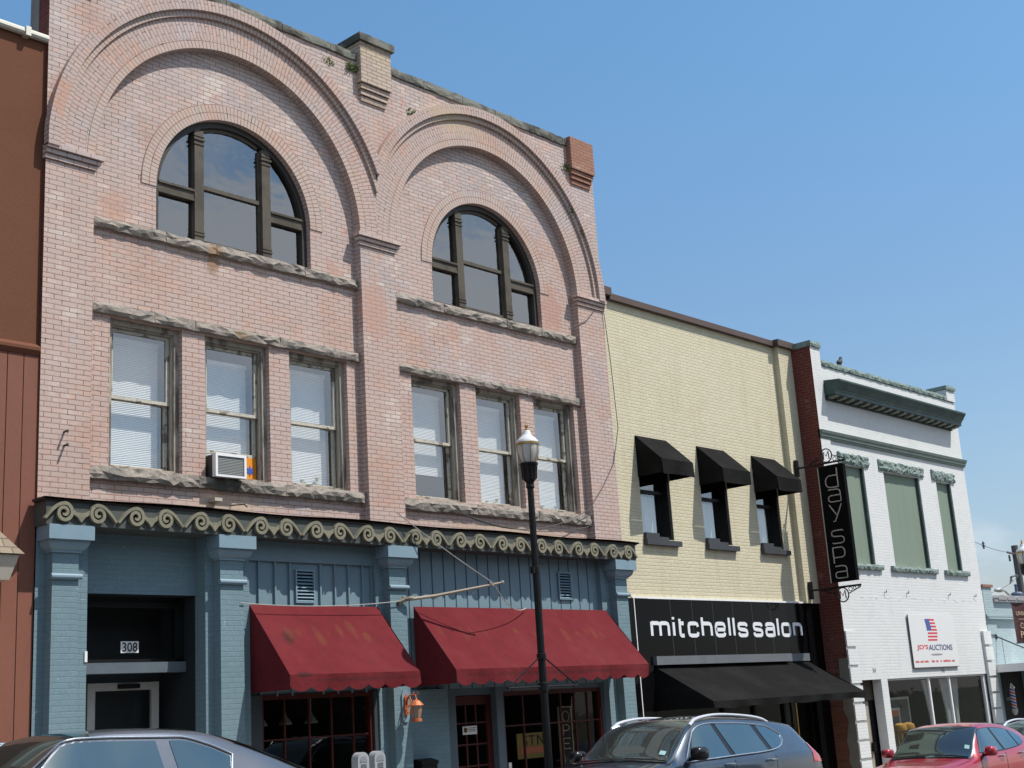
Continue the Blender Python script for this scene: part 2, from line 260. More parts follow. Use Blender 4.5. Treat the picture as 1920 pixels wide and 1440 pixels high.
def car_glass(name, col, fac, k=1.3):
    m, nt = newmat(name)
    d = N(nt, 'BsdfPrincipled', {'Base Color': col, 'Roughness': 0.25})
    g = N(nt, 'BsdfGlossy', {'Roughness': 0.02, 'Color': (0.50, 0.80, 0.90)})
    fc = N(nt, 'LayerWeight', {0: 0.5}).outputs['Facing']
    fr = math_(nt, 'ADD', math_(nt, 'MULTIPLY', math_(nt, 'POWER', fc, 5.0), 0.96), 0.04)
    f = math_(nt, 'ADD', math_(nt, 'MULTIPLY', fr, k), fac, clamp=True)
    mx = N(nt, 'MixShader', {0: f, 1: d.outputs[0], 2: g.outputs[0]})
    N(nt, 'OutputMaterial', {0: mx.outputs[0]})
    return m
M['carglass'] = car_glass('car_side_glass', (0.016, 0.028, 0.032), 0.11)
M['carscreen'] = car_glass('car_windscreen', (0.022, 0.026, 0.024), 0.09, 1.2)
M['chrome'] = plain('bright_trim', (0.62, 0.64, 0.66), 0.25, 0.9, var=0.1)
M['tyre'] = plain('tyre_rubber', (0.015, 0.015, 0.015), 0.8)
M['blkplastic'] = plain('black_plastic', (0.008, 0.008, 0.009), 0.25, var=0.2, spec=0.5)
M['tail'] = plain('red_tail_lens', (0.45, 0.02, 0.03), 0.15, var=0.1, coat=1.0)
M['sticker'] = plain('pale_sticker', (0.35, 0.55, 0.55), 0.5)
M['seat'] = plain('car_seat_cloth', (0.06, 0.055, 0.05), 0.9)
m, nt_ = newmat('frosted_globe')
fg = N(nt_, 'BsdfPrincipled', {'Base Color': (0.72, 0.72, 0.68), 'Roughness': 0.35, 'Transmission Weight': 0.35, 'Coat Weight': 0.6})
N(nt_, 'OutputMaterial', {0: fg.outputs[0]}); M['globe'] = m

# ------------------------------------------------------------------ mesh helpers
class MB:
    def __init__(s): s.v = []; s.f = []; s.uv = []
    def poly(s, pts, uv=None):
        b = len(s.v); s.v += [tuple(p) for p in pts]; s.f.append(tuple(range(b, b + len(pts))))
        if uv is None:
            n = Vector((0, 0, 0)); q = [Vector(p) for p in pts]
            for i in range(len(q)):
                a, c = q[i], q[(i + 1) % len(q)]
                n += Vector(((a.y - c.y) * (a.z + c.z), (a.z - c.z) * (a.x + c.x), (a.x - c.x) * (a.y + c.y)))
            ax, ay, az = abs(n.x), abs(n.y), abs(n.z)
            if ay >= ax and ay >= az: uv = [(p.x, p.z) for p in q]
            elif ax >= az: uv = [(p.y, p.z) for p in q]
            else: uv = [(p.x, p.y) for p in q]
        s.uv.append(uv)
    def box(s, x0, x1, y0, y1, z0, z1, skip=''):
        a = [(x0, y0, z0), (x1, y0, z0), (x1, y1, z0), (x0, y1, z0), (x0, y0, z1), (x1, y0, z1), (x1, y1, z1), (x0, y1, z1)]
        for k, f in (('f', (0, 1, 5, 4)), ('r', (1, 2, 6, 5)), ('b', (2, 3, 7, 6)), ('l', (3, 0, 4, 7)), ('t', (4, 5, 6, 7)), ('d', (3, 2, 1, 0))):
            if k not in skip: s.poly([a[i] for i in f])
        return s
    def prism(s, prof, axis, a0, a1, caps=True):
        # prof: list of 2D pts; axis 'x': pts=(y,z); 'y': pts=(x,z); 'z': pts=(x,y)
        def P(p, a): return (a, p[0], p[1]) if axis == 'x' else (p[0], a, p[1]) if axis == 'y' else (p[0], p[1], a)
        n = len(prof)
        for i in range(n):
            j = (i + 1) % n
            s.poly([P(prof[i], a0), P(prof[j], a0), P(prof[j], a1), P(prof[i], a1)])
        if caps: s.poly([P(p, a0) for p in prof][::-1]); s.poly([P(p, a1) for p in prof])
        return s
    def tube(s, pts, r, n=8, closed=False, caps=True):
        pts = [Vector(p) for p in pts]; rings = []
        rr = r if isinstance(r, (list, tuple)) else [r] * len(pts)
        up = None
        for i, p in enumerate(pts):
            a = pts[i - 1] if (i > 0 or closed) else p; b = pts[(i + 1) % len(pts)] if (i < len(pts) - 1 or closed) else p
            t = (b - a).normalized()
            if up is None: up = Vector((0, 0, 1)) if abs(t.z) < 0.9 else Vector((1, 0, 0))
            u = (up - t * up.dot(t)).normalized(); up = u; v = t.cross(u)
            rings.append([p + (u * math.cos(2 * math.pi * k / n) + v * math.sin(2 * math.pi * k / n)) * rr[i] for k in range(n)])
        L = len(rings)
        for i in range(L if closed else L - 1):
            A, B = rings[i], rings[(i + 1) % L]
            for k in range(n): s.poly([A[k], A[(k + 1) % n], B[(k + 1) % n], B[k]])
        if caps and not closed: s.poly(rings[0][::-1]); s.poly(rings[-1])
        return s
    def lathe(s, c, prof, n=24):
        rings = [[(c[0] + r * math.cos(2 * math.pi * k / n), c[1] + r * math.sin(2 * math.pi * k / n), c[2] + z) for k in range(n)] for r, z in prof]
        for i in range(len(rings) - 1):
            for k in range(n): s.poly([rings[i][k], rings[i][(k + 1) % n], rings[i + 1][(k + 1) % n], rings[i + 1][k]])
        s.poly(rings[0][::-1]); s.poly(rings[-1]); return s
    def ball(s, c, r, n=12, sc=(1, 1, 1), e=1.0):
        pw = lambda a: math.copysign(abs(a) ** e, a)
        for i in range(n // 2):
            t0, t1 = math.pi * i / (n // 2), math.pi * (i + 1) / (n // 2)
            for k in range(n):
                q = []
                for (t, a) in ((t0, k), (t1, k), (t1, k + 1), (t0, k + 1)):
                    q.append((c[0] + sc[0] * r * pw(math.sin(t)) * pw(math.cos(2 * math.pi * a / n)), c[1] + sc[1] * r * pw(math.sin(t)) * pw(math.sin(2 * math.pi * a / n)), c[2] + sc[2] * r * pw(math.cos(t))))
                s.poly(q)
        return s
    def grid(s, P, nu, nv, uvf=None):
        for i in range(nu):
            for j in range(nv):
                q = [P(i / nu, j / nv), P((i + 1) / nu, j / nv), P((i + 1) / nu, (j + 1) / nv), P(i / nu, (j + 1) / nv)]
                s.poly(q, None if uvf is None else [uvf(i / nu, j / nv), uvf((i + 1) / nu, j / nv), uvf((i + 1) / nu, (j + 1) / nv), uvf(i / nu, (j + 1) / nv)])
        return s
    def wall(s, x0, x1, z0, z1, y, holes=()):
        xs = sorted({x0, x1, *[h[0] for h in holes], *[h[1] for h in holes]}); zs = sorted({z0, z1, *[h[2] for h in holes], *[h[3] for h in holes]})
        for i in range(len(xs) - 1):
            for j in range(len(zs) - 1):
                cx, cz = (xs[i] + xs[i + 1]) / 2, (zs[j] + zs[j + 1]) / 2
                if any(h[0] < cx < h[1] and h[2] < cz < h[3] for h in holes): continue
                s.poly([(xs[i], y, zs[j]), (xs[i + 1], y, zs[j]), (xs[i + 1], y, zs[j + 1]), (xs[i], y, zs[j + 1])])
        return s
    def reveal(s, x0, x1, z0, z1, y0, y1, skip=''):
        if 'l' not in skip: s.poly([(x0, y0, z0), (x0, y1, z0), (x0, y1, z1), (x0, y0, z1)])
        if 'r' not in skip: s.poly([(x1, y1, z0), (x1, y0, z0), (x1, y0, z1), (x1, y1, z1)])
        if 't' not in skip: s.poly([(x0, y0, z1), (x0, y1, z1), (x1, y1, z1), (x1, y0, z1)])
        if 'd' not in skip: s.poly([(x0, y1, z0), (x0, y0, z0), (x1, y0, z0), (x1, y1, z0)])
        return s
    def fan(s, cx, cz, r, xl, xr, zt, y, n=40):
        an = sorted({math.pi * i / n for i in range(n + 1)} | {math.atan2(zt - cz, xr - cx), math.atan2(zt - cz, xl - cx)})
        def out(a):
            c, q = math.cos(a), math.sin(a); k = 1e9
            if c > 1e-9: k = min(k, (xr - cx) / c)
            if c < -1e-9: k = min(k, (xl - cx) / c)
            if q > 1e-9: k = min(k, (zt - cz) / q)
            return (cx + c * k, y, cz + q * k)
        for a, b in zip(an[:-1], an[1:]):
            s.poly([(cx + r * math.cos(a), y, cz + r * math.sin(a)), out(a), out(b), (cx + r * math.cos(b), y, cz + r * math.sin(b))])
        return s
    def soffit(s, cx, cz, r, y0, y1, n=40):
        for i in range(n):
            a, b = math.pi * i / n, math.pi * (i + 1) / n
            s.poly([(cx + r * math.cos(a), y0, cz + r * math.sin(a)), (cx + r * math.cos(b), y0, cz + r * math.sin(b)), (cx + r * math.cos(b), y1, cz + r * math.sin(b)), (cx + r * math.cos(a), y1, cz + r * math.sin(a))],
                   [(y0, a * r), (y0, b * r), (y1, b * r), (y1, a * r)])
        return s
    def arcring(s, cx, cz, r0, r1, y0, y1, xl=-1e9, xr=1e9, a0=0.0, a1=math.pi, n=64, back=False):
        def rad(a, r):
            c = math.cos(a)
            if c > 1e-6: r = min(r, (xr - cx) / c)
            if c < -1e-6: r = min(r, (xl - cx) / c)
            return r
        def P(a, r, y): r = rad(a, r); return (cx + r * math.cos(a), y, cz + r * math.sin(a))
        rm = r1
        ok = [rad(a0 + (a1 - a0) * (i + .5) / n, r1) - r0 >= 0.004 for i in range(n)]
        run, i = (0, 0), 0
        while i < n:
            j = i
            while j < n and ok[j]: j += 1
            if j - i > run[1] - run[0]: run = (i, j)
            i = j + 1
        for i in range(n):
            a, b = a0 + (a1 - a0) * i / n, a0 + (a1 - a0) * (i + 1) / n
            am = (a + b) / 2
            if rad(am, r1) - r0 < 0.004 or not (run[0] <= i < run[1]): continue
            s.poly([P(a, r0, y0), P(a, r1, y0), P(b, r1, y0), P(b, r0, y0)], [(0.0, a * rm), (rad(a, r1) - r0, a * rm), (rad(b, r1) - r0, b * rm), (0.0, b * rm)])
            s.poly([P(a, r1, y0), P(a, r1, y1), P(b, r1, y1), P(b, r1, y0)], [(y0, a * rm), (y1, a * rm), (y1, b * rm), (y0, b * rm)])
            s.poly([P(b, r0, y0), P(b, r0, y1), P(a, r0, y1), P(a, r0, y0)], [(y0, b * rm), (y1, b * rm), (y1, a * rm), (y0, a * rm)])
        for a in (a0 + (a1 - a0) * run[0] / n, a0 + (a1 - a0) * run[1] / n): s.poly([P(a, r0, y0), P(a, r1, y0), P(a, r1, y1), P(a, r0, y1)])
        return s
    def rock(s, x0, x1, yf, yb, z0, z1, r, amp=0.03, step=0.07):
        nx = max(2, int((x1 - x0) / step)); nz_ = max(2, int((z1 - z0) / 0.045))
        g = {}
        for i in range(nx + 1):
            for j in range(nz_ + 1):
                e = min(i, nx - i, j * 1.0, (nz_ - j) * 1.0)
                y = yf + (amp * 0.9 if e == 0 else 0) + r.uniform(-amp, amp) * (0.45 if e == 0 else 0.8)
                jx = 0 if i in (0, nx) else r.uniform(-.4, .4) * step * 0.6
                jz = r.uniform(-0.012, 0.012)
                g[i, j] = (x0 + (x1 - x0) * i / nx + jx, y, z0 + (z1 - z0) * j / nz_ + jz)
        for i in range(nx):
            for j in range(nz_):
                a, b, c, d = g[i, j], g[i + 1, j], g[i + 1, j + 1], g[i, j + 1]
                if r.random() < .5: s.poly([a, b, c]); s.poly([a, c, d])
                else: s.poly([a, b, d]); s.poly([b, c, d])
        B = lambda p: (p[0], yb, p[2])
        for i in range(nx):
            s.poly([g[i, nz_], g[i + 1, nz_], B(g[i + 1, nz_]), B(g[i, nz_])]); s.poly([g[i + 1, 0], g[i, 0], B(g[i, 0]), B(g[i + 1, 0])])
        for j in range(nz_):
            s.poly([g[0, j + 1], B(g[0, j + 1]), B(g[0, j]), g[0, j]]); s.poly([g[nx, j], B(g[nx, j]), B(g[nx, j + 1]), g[nx, j + 1]])
        return s
    def build(s, name, mat, parent=None, smooth=False, weld=False):
        off = LOC.get(parent.name, Vector((0, 0, 0))) if parent else Vector((0, 0, 0))
        me = bpy.data.meshes.new(name)
        me.from_pydata([tuple(Vector(p) - off) for p in s.v], [], s.f)
        ul = me.uv_layers.new(name='UVMap'); flat = []
        for u in s.uv:
            for q in u: flat += [q[0], q[1]]
        ul.data.foreach_set('uv', flat)
        me.materials.append(M[mat] if isinstance(mat, str) else mat)
        if weld or smooth:
            import bmesh
            bm = bmesh.new(); bm.from_mesh(me); bmesh.ops.remove_doubles(bm, verts=bm.verts, dist=0.0004)
            if weld: bmesh.ops.recalc_face_normals(bm, faces=bm.faces)
            bm.to_mesh(me); bm.free()
        if smooth:
            for p in me.polygons: p.use_smooth = True
            try: me.set_sharp_from_angle(angle=R_(38))
            except Exception: pass
        me.update()
        o = bpy.data.objects.new(name, me); COL.objects.link(o)
        if parent: o.parent = parent; LOC[o.name] = off
        else: LOC[o.name] = Vector((0, 0, 0))
        return o
LOC = {}
def thing(name, label, cat, loc, group=None):
    o = bpy.data.objects.new(name, None); COL.objects.link(o); o.location = loc; o.empty_display_size = 0.2
    o['label'] = label; o['category'] = cat
    if group: o['group'] = group
    LOC[o.name] = Vector(loc); return o
def tag(o, label, cat, group=None):
    o['label'] = label; o['category'] = cat
    if group: o['group'] = group
    # give a one-mesh thing an origin of its own
    vs = [v.co for v in o.data.vertices]
    c = Vector((sum(v.x for v in vs) / len(vs), sum(v.y for v in vs) / len(vs), min(v.z for v in vs)))
    o.data.transform(Matrix.Translation(-c)); o.location = c
    return o
def struct(o): o['kind'] = 'structure'; return o
_tc = {}
def glyphs(txt, bold=0.0, space=1.0):
    k = (txt, bold, space)
    if k in _tc: return _tc[k]
    cu = bpy.data.curves.new('txt', 'FONT'); cu.body = txt; cu.resolution_u = 4; cu.offset = bold; cu.space_character = space
    ob = bpy.data.objects.new('txt', cu); COL.objects.link(ob)
    dg = bpy.context.evaluated_depsgraph_get(); ev = ob.evaluated_get(dg); me = ev.to_mesh()
    vs = [(v.co.x, v.co.y) for v in me.vertices]; fs = [tuple(p.vertices) for p in me.polygons]
    ev.to_mesh_clear(); bpy.data.objects.remove(ob); bpy.data.curves.remove(cu)
    x0 = min(v[0] for v in vs); x1 = max(v[0] for v in vs); y0 = min(v[1] for v in vs); y1 = max(v[1] for v in vs)
    _tc[k] = (vs, fs, (x0, x1, y0, y1)); return _tc[k]
def text(mb, txt, fn, bold=0.0, space=1.0):
    """fn maps unit-box coords (u,v in 0..1 over the text's bounding box) to 3-D"""
    vs, fs, (x0, x1, y0, y1) = glyphs(txt, bold, space)
    P = [fn((x - x0) / (x1 - x0), (y - y0) / (y1 - y0)) for x, y in vs]
    for f in fs: mb.poly([P[i] for i in f])
    return mb
def gz(x): return -1.15 - 0.046 * x

# ------------------------------------------------------------------ setting
def sheet(name, mat, x0, x1, y0, y1, dz, kind=True, seg=1):
    mb = MB(); mb.grid(lambda u, v: (x0 + (x1 - x0) * u, y0 + (y1 - y0) * v, gz(x0 + (x1 - x0) * u) + dz), seg, 1)
    o = mb.build(name, mat); o['kind'] = 'structure'; return o
mb = MB()
def gpt(u, v):
    x = -700 + 1700 * u; y = -700 + 1700 * v
    return (x, y, (gz(max(-40, min(90, x))) - 0.012))
XS = [-900, -40, 90, 1500]; YS = [-900, 1500]
for i in range(3):
    g = lambda x: gz(max(-40, min(90, x))) - 0.02
    mb.poly([(XS[i], YS[0], g(XS[i])), (XS[i + 1], YS[0], g(XS[i + 1])), (XS[i + 1], YS[1], g(XS[i + 1])), (XS[i], YS[1], g(XS[i]))])
struct(mb.build('ground', 'earth'))
KERB = 12.5
sheet('road', 'asphalt', -40, 90, -2.0, KERB - 0.15, 0.0)
mb = MB()
for (x0, x1) in ((-40, 90),):
    mb.poly([(x0, KERB - 0.15, gz(x0) + 0.14), (x1, KERB - 0.15, gz(x1) + 0.14), (x1, KERB, gz(x1) + 0.14), (x0, KERB, gz(x0) + 0.14)])
    mb.poly([(x0, KERB - 0.15, gz(x0) - 0.05), (x1, KERB - 0.15, gz(x1) - 0.05), (x1, KERB - 0.15, gz(x1) + 0.14), (x0, KERB - 0.15, gz(x0) + 0.14)])
struct(mb.build('kerb', 'concrete'))
sheet('sidewalk', 'concrete', -40, 90, KERB, 17.5, 0.135)
sheet('near_sidewalk', 'concrete', -40, 90, -9, -2.0, 0.12)
mb = MB()
for k in range(12):
    x = -9 + k * 6.6
    for a, b in (((x, 10.1), (x, 12.3)),):
        mb.poly([(x - .05, a[1], gz(x - .05) + .004), (x + .05, a[1], gz(x + .05) + .004), (x + .05, b[1], gz(x + .05) + .004), (x - .05, b[1], gz(x - .05) + .004)])
for y in (4.9, 5.15):
    mb.poly([(-40, y, gz(-40) + .004), (90, y, gz(90) + .004), (90, y + .1, gz(90) + .004), (-40, y + .1, gz(-40) + .004)])
struct(mb.build('road_markings', 'line'))
# ------------------------------------------------------------------ pink brick building
YF, YR = 15.0, 15.14
B1 = thing('brick_building', 'pink washed brick building with two big round arches over a blue shopfront', 'building', (13.5, 15.0, gz(13.5)))
BAYS = [(8.49, 13.15, 10.82, 2.33, 10.885, 1.365), (13.88, 18.52, 16.20, 2.32, 16.24, 1.38)]
WZ0, WZ1 = 3.40, 5.45
WINS = [[8.83, 10.31, 11.79], [14.26, 15.75, 17.22]]
mb = MB()
for (a, b) in ((7.79, 8.49), (13.15, 13.88), (18.52, 19.28)):
    mb.wall(a, b, 2.84, 7.55, YF)
for k, (xl, xr, cx, r, wcx, wr) in enumerate(BAYS):
    bl, br = ((7.79, 13.515), (13.515, 19.28))[k]
    mb.fan(cx, 7.55, r, bl, br, 10.62, YF, 48)
    mb.soffit(cx, 7.55, r, YF, YR + 0.02, 48)
    mb.reveal(xl, xr, 2.84, 7.55, YF, YR + 0.02, 'td')
    holes = [(x, x + 1.11, WZ0, WZ1) for x in WINS[k]] + [(wcx - wr, wcx + wr, 6.80, 7.48)]
    mb.wall(xl - .15, xr + .15, 2.84, 7.48, YR, holes)
    mb.fan(wcx, 7.48, wr, xl - .15, xr + .15, 10.0, YR, 48)
    mb.soffit(wcx, 7.48, wr, YR, YR + 0.13, 40)
    mb.reveal(wcx - wr, wcx + wr, 6.80, 7.48, YR, YR + 0.13, 't')
    for x in WINS[k]: mb.reveal(x, x + 1.11, WZ0, WZ1, YR, YR + 0.09)
mb.build('wall', 'pink', B1)
mb = MB()   # red-brick returns, parapet back, rear body
mb.poly([(7.79, 15.5, -2), (7.79, 15.0, -2), (7.79, 15.0, 10.62), (7.79, 15.5, 10.62)])
mb.poly([(7.79, 30, -2), (7.79, 15.5, -2), (7.79, 15.5, 8.6), (7.79, 30, 8.6)])
mb.poly([(19.28, 15.0, -3), (19.28, 15.5, -3), (19.28, 15.5, 10.62), (19.28, 15.0, 10.62)])
mb.poly([(19.28, 15.5, -3), (19.28, 30, -3), (19.28, 30, 8.6), (19.28, 15.5, 8.6)])
mb.poly([(7.79, 15.5, 8.6), (19.28, 15.5, 8.6), (19.28, 15.5, 10.62), (7.79, 15.5, 10.62)])
mb.poly([(7.79, 30, -3), (19.28, 30, -3), (19.28, 30, 8.6), (7.79, 30, 8.6)])
mb.build('side_wall', 'redbrick', B1)
MB().box(7.775, 7.789, 15.27, 15.49, 9.2, 10.61).build('cement_return', plain('grey_return', (.22, .21, .19), .9, var=.6), B1)
MB().box(7.80, 19.27, 15.52, 29.9, 8.5, 8.58).build('flat_roof', 'roofing', B1)
for k, (xl, xr, cx, r, wcx, wr) in enumerate(BAYS):
    bl, br = ((7.77, 13.515), (13.515, 19.30))[k]
    a = MB().arcring(cx, 7.55, r, r + .145, YF - .014, YF + .02)
    am = a.build('arch_moulding', 'pink_header', B1)
    MB().arcring(cx, 7.55, r + .145, r + .47, YF - .012, YF + .02, bl, br).build('voussoirs', 'pink_radial', am)
    MB().arcring(cx, 7.55, r + .47, r + .56, YF - .055, YF + .02, bl, br).build('inner_roll', 'pink_header', am)
    MB().arcring(cx, 7.55, r + .56, r + .73, YF - .11, YF + .02, bl, br).build('hood_mould', 'pink_radial', am)
    wm = MB().arcring(wcx, 7.48, wr, wr + .245, YR - .012, YR + .02)
    wm.build('window_arch', 'pink_header', B1)
for (a, b) in ((7.79, 8.49), (13.15, 13.88), (18.52, 19.28)):
    mb = MB()
    for i, (z0, z1, p) in enumerate(((7.385, 7.44, .03), (7.452, 7.505, .06), (7.517, 7.575, .095))):
        mb.box(a - (p if a > 8 else 0.02), b + (p if b < 19 else 0.02), YF - p, YF + .05, z0, z1)
    for z in (7.44, 7.505): mb.box(a - .02 if a > 8 else a, b + .02 if b < 19 else b, YF - .02, YF + .05, z, z + .012)
    mb.build('impost', 'pink', B1)
# parapet coping and blocks
mb = MB()
x = 7.85
while x < 19.2:
    l = rng.uniform(.8, 1.3); e = min(19.2, x + l)
    mb.rock(x, e - .012, YF - .045, 15.55, 10.62, 10.755 + rng.uniform(-.012, .012), rng, 0.008, 0.12); x = e
mb.build('coping', 'coping', B1)
def corbel(x0, x1, z0, z1, z2, cap, mat, lab=None):
    mb = MB().box(x0, x1, YF - .125, 15.52, z1, z2)
    for i in range(3):
        h = (z1 - z0) / 3
        mb.box(x0 + .02 * (3 - i), x1 - .02 * (3 - i), YF - .03 - .03 * i, YF + .1, z0 + h * i, z0 + h * i + h * .82)
        mb.box(x0 + .02 * (3 - i) + .02, x1 - .02 * (3 - i) - .02, YF - .01 - .02 * i, YF + .1, z0 + h * i + h * .82, z0 + h * i + h)
    o = mb.build('parapet_block', mat, B1)
    if lab: o['label'] = lab
    if cap: MB().box(x0 - .05, x1 + .05, YF - .18, 15.56, z2, z2 + .13).build('block_cap', 'coping', o)
M['yelbrick'] = brick_mat('yellowed_brick', (0.49, 0.405, 0.32), (0.43, 0.35, 0.28), MORT, patches=[((0.50, 0.42, 0.24), 1.6, 0.48, 0.66, 0.5), ((0.46, 0.34, 0.31), 1.1, 0.55, 0.68, 0.7)])
M['orgbrick'] = brick_mat('orange_brick', (0.36, 0.18, 0.12), (0.29, 0.14, 0.095), (0.19, 0.11, 0.085), patches=[((0.44, 0.31, 0.25), 2.0, 0.6, 0.7, 0.6)])
corbel(13.2, 13.87, 9.93, 10.22, 10.95, True, 'yelbrick', 'yellowed brick parapet block with a dark stone cap')
corbel(18.53, 19.22, 9.86, 10.14, 10.80, False, 'orgbrick', 'bare orange brick parapet block on the right corner')
corbel(7.80, 8.47, 9.93, 10.22, 10.95, True, 'redbrick')
# stones
def stones(name, x0, x1, z0, z1, joints, proj, amp=.024):
    mb = MB(); xs = [x0] + list(joints) + [x1]
    for a, b in zip(xs[:-1], xs[1:]): mb.rock(a, b - .008, YR - proj, YR + .25, z0, z1, rng, amp, .10)
    return mb.build(name, 'stone', B1)
stones('arch_sill', 8.50, 13.15, 6.655, 6.80, (9.65, 10.49, 12.09), .085)
stones('arch_sill', 13.89, 18.52, 6.62, 6.765, (15.04, 16.6, 17.53), .085)
stones('lintel', 8.50, 13.14, 5.46, 5.60, (9.48, 10.13, 11.6), .07, .018)
stones('lintel', 13.89, 18.51, 5.45, 5.57, (14.75, 15.57, 17.04), .07, .018)
stones('window_sill', 8.50, 13.14, 3.23, 3.39, (10.16, 11.63), .10)
stones('window_sill', 13.89, 18.60, 3.20, 3.37, (15.58, 17.1), .10)
# double-hung windows
def dh_window(x, i):
    x1 = x + 1.11; z0, z1 = WZ0, WZ1; yg = 15.35; zm = 4.385
    root = MB()
    for (a, b, c, d) in ((x, x + .075, z0, z1), (x1 - .075, x1, z0, z1), (x + .075, x1 - .075, z1 - .075, z1), (x + .075, x1 - .075, z0, z0 + .05)):
        root.box(a, b, YR + .085, 15.44, c, d)
    # stepped stop beads
    for (a, b, c, d) in ((x + .075, x + .10, z0 + .05, z1 - .075), (x1 - .10, x1 - .075, z0 + .05, z1 - .075), (x + .10, x1 - .10, z1 - .10, z1 - .075)):
        root.box(a, b, YR + .12, 15.30, c, d)
    wnd = root.build('window', 'wood', B1)
    xa, xb = x + .10, x1 - .10; za, zb = z0 + .05, z1 - .10
    s = MB()
    open_ = .34 if i == 1 else 0.0
    for (c, d, yo) in ((zm - .01, zb, 0.0), (za + open_, zm + .03 if not open_ else zm + .03, .05)):
        t = .045
        for q in ((xa, xa + t, c, d), (xb - t, xb, c, d), (xa + t, xb - t, d - t, d), (xa + t, xb - t, c, c + t)):
            s.box(q[0], q[1], 15.31 + yo, 15.35 + yo, q[2], q[3])
    s.build('sash', 'sash', wnd)
    p = MB()
    for (c, d, yo) in ((zm + .03, zb - .04, 15.335), (za + open_ + .04, zm, 15.385)):
        p.poly([(xa + .04, yo, c), (xb - .04, yo, c), (xb - .04, yo, d), (xa + .04, yo, d)])
    p.build('pane', 'glass', wnd)
    b = MB()
    top = {0: 5.24, 1: 5.15, 2: 5.22, 3: 5.2, 4: 5.17, 5: 5.2}[i]; bot = {0: 3.50, 1: 3.80, 2: 3.50, 3: 3.9, 4: 3.5, 5: 3.55}[i]
    z = top; k = 0
    while z > bot:
        sk = 0.004 * math.sin(k * .9 + i) * (1 if z < bot + .3 else 0)
        b.poly([(xa + .06, 15.510, z), (xb - .06, 15.510, z + sk), (xb - .06, 15.500, z - .0245 + sk), (xa + .06, 15.500, z - .0245)]); z -= .0245; k += 1
    b.box(xa + .05, xb - .05, 15.485, 15.53, top, top + .05)
    bl = b.build('blind', 'blind', wnd)
    r = MB()
    a0, a1, c0, c1, y0, y1 = x + .02, x1 - .02, z0 + .02, z1 - .02, 15.44, 16.3
    r.poly([(a0, y1, c0), (a1, y1, c0), (a1, y1, c1), (a0, y1, c1)]); r.reveal(a0, a1, c0, c1, y0, y1)
    r.build('room_interior', 'room', wnd)
    if i == 1:
        wnd['label'] = 'weathered window raised over an air conditioner and an orange filler panel'
        f = MB().box(xa + .45, xb, 15.36, 15.375, za, za + open_); f.build('filler_panel', 'orange', wnd)
        st = MB(); pts = []
        for q in range(12):
            a = math.pi / 2 + q * math.pi / 6; rr = .085 if q % 2 == 0 else .04
            pts.append((11.21 + rr * math.cos(a), 15.354, 3.60 + rr * math.sin(a)))
        for q in range(12): st.poly([(11.21, 15.354, 3.60), pts[q], pts[(q + 1) % 12]])
        st.build('star_sticker', 'starblue', wnd)
    if i in (2, 4, 5):   # small ornaments standing on the inside stool
        d = MB()
        for q, (dx, h) in enumerate({2: ((.12, .10), (.33, .14), (.62, .2)), 4: ((.35, .1), (.6, .16)), 5: ((.3, .12), (.5, .07), (.68, .13))}[i]):
            d.lathe((xa + dx, 15.45, za + .0), [(.03, 0), (.045, h * .35), (.02, h * .6), (.035, h * .85), (.01, h)], 8)
        o = d.build('ornaments', 'beige', wnd)
    return wnd
idx = 0
for k in (0, 1):
    for x in WINS[k]:
        dh_window(x, idx); idx += 1
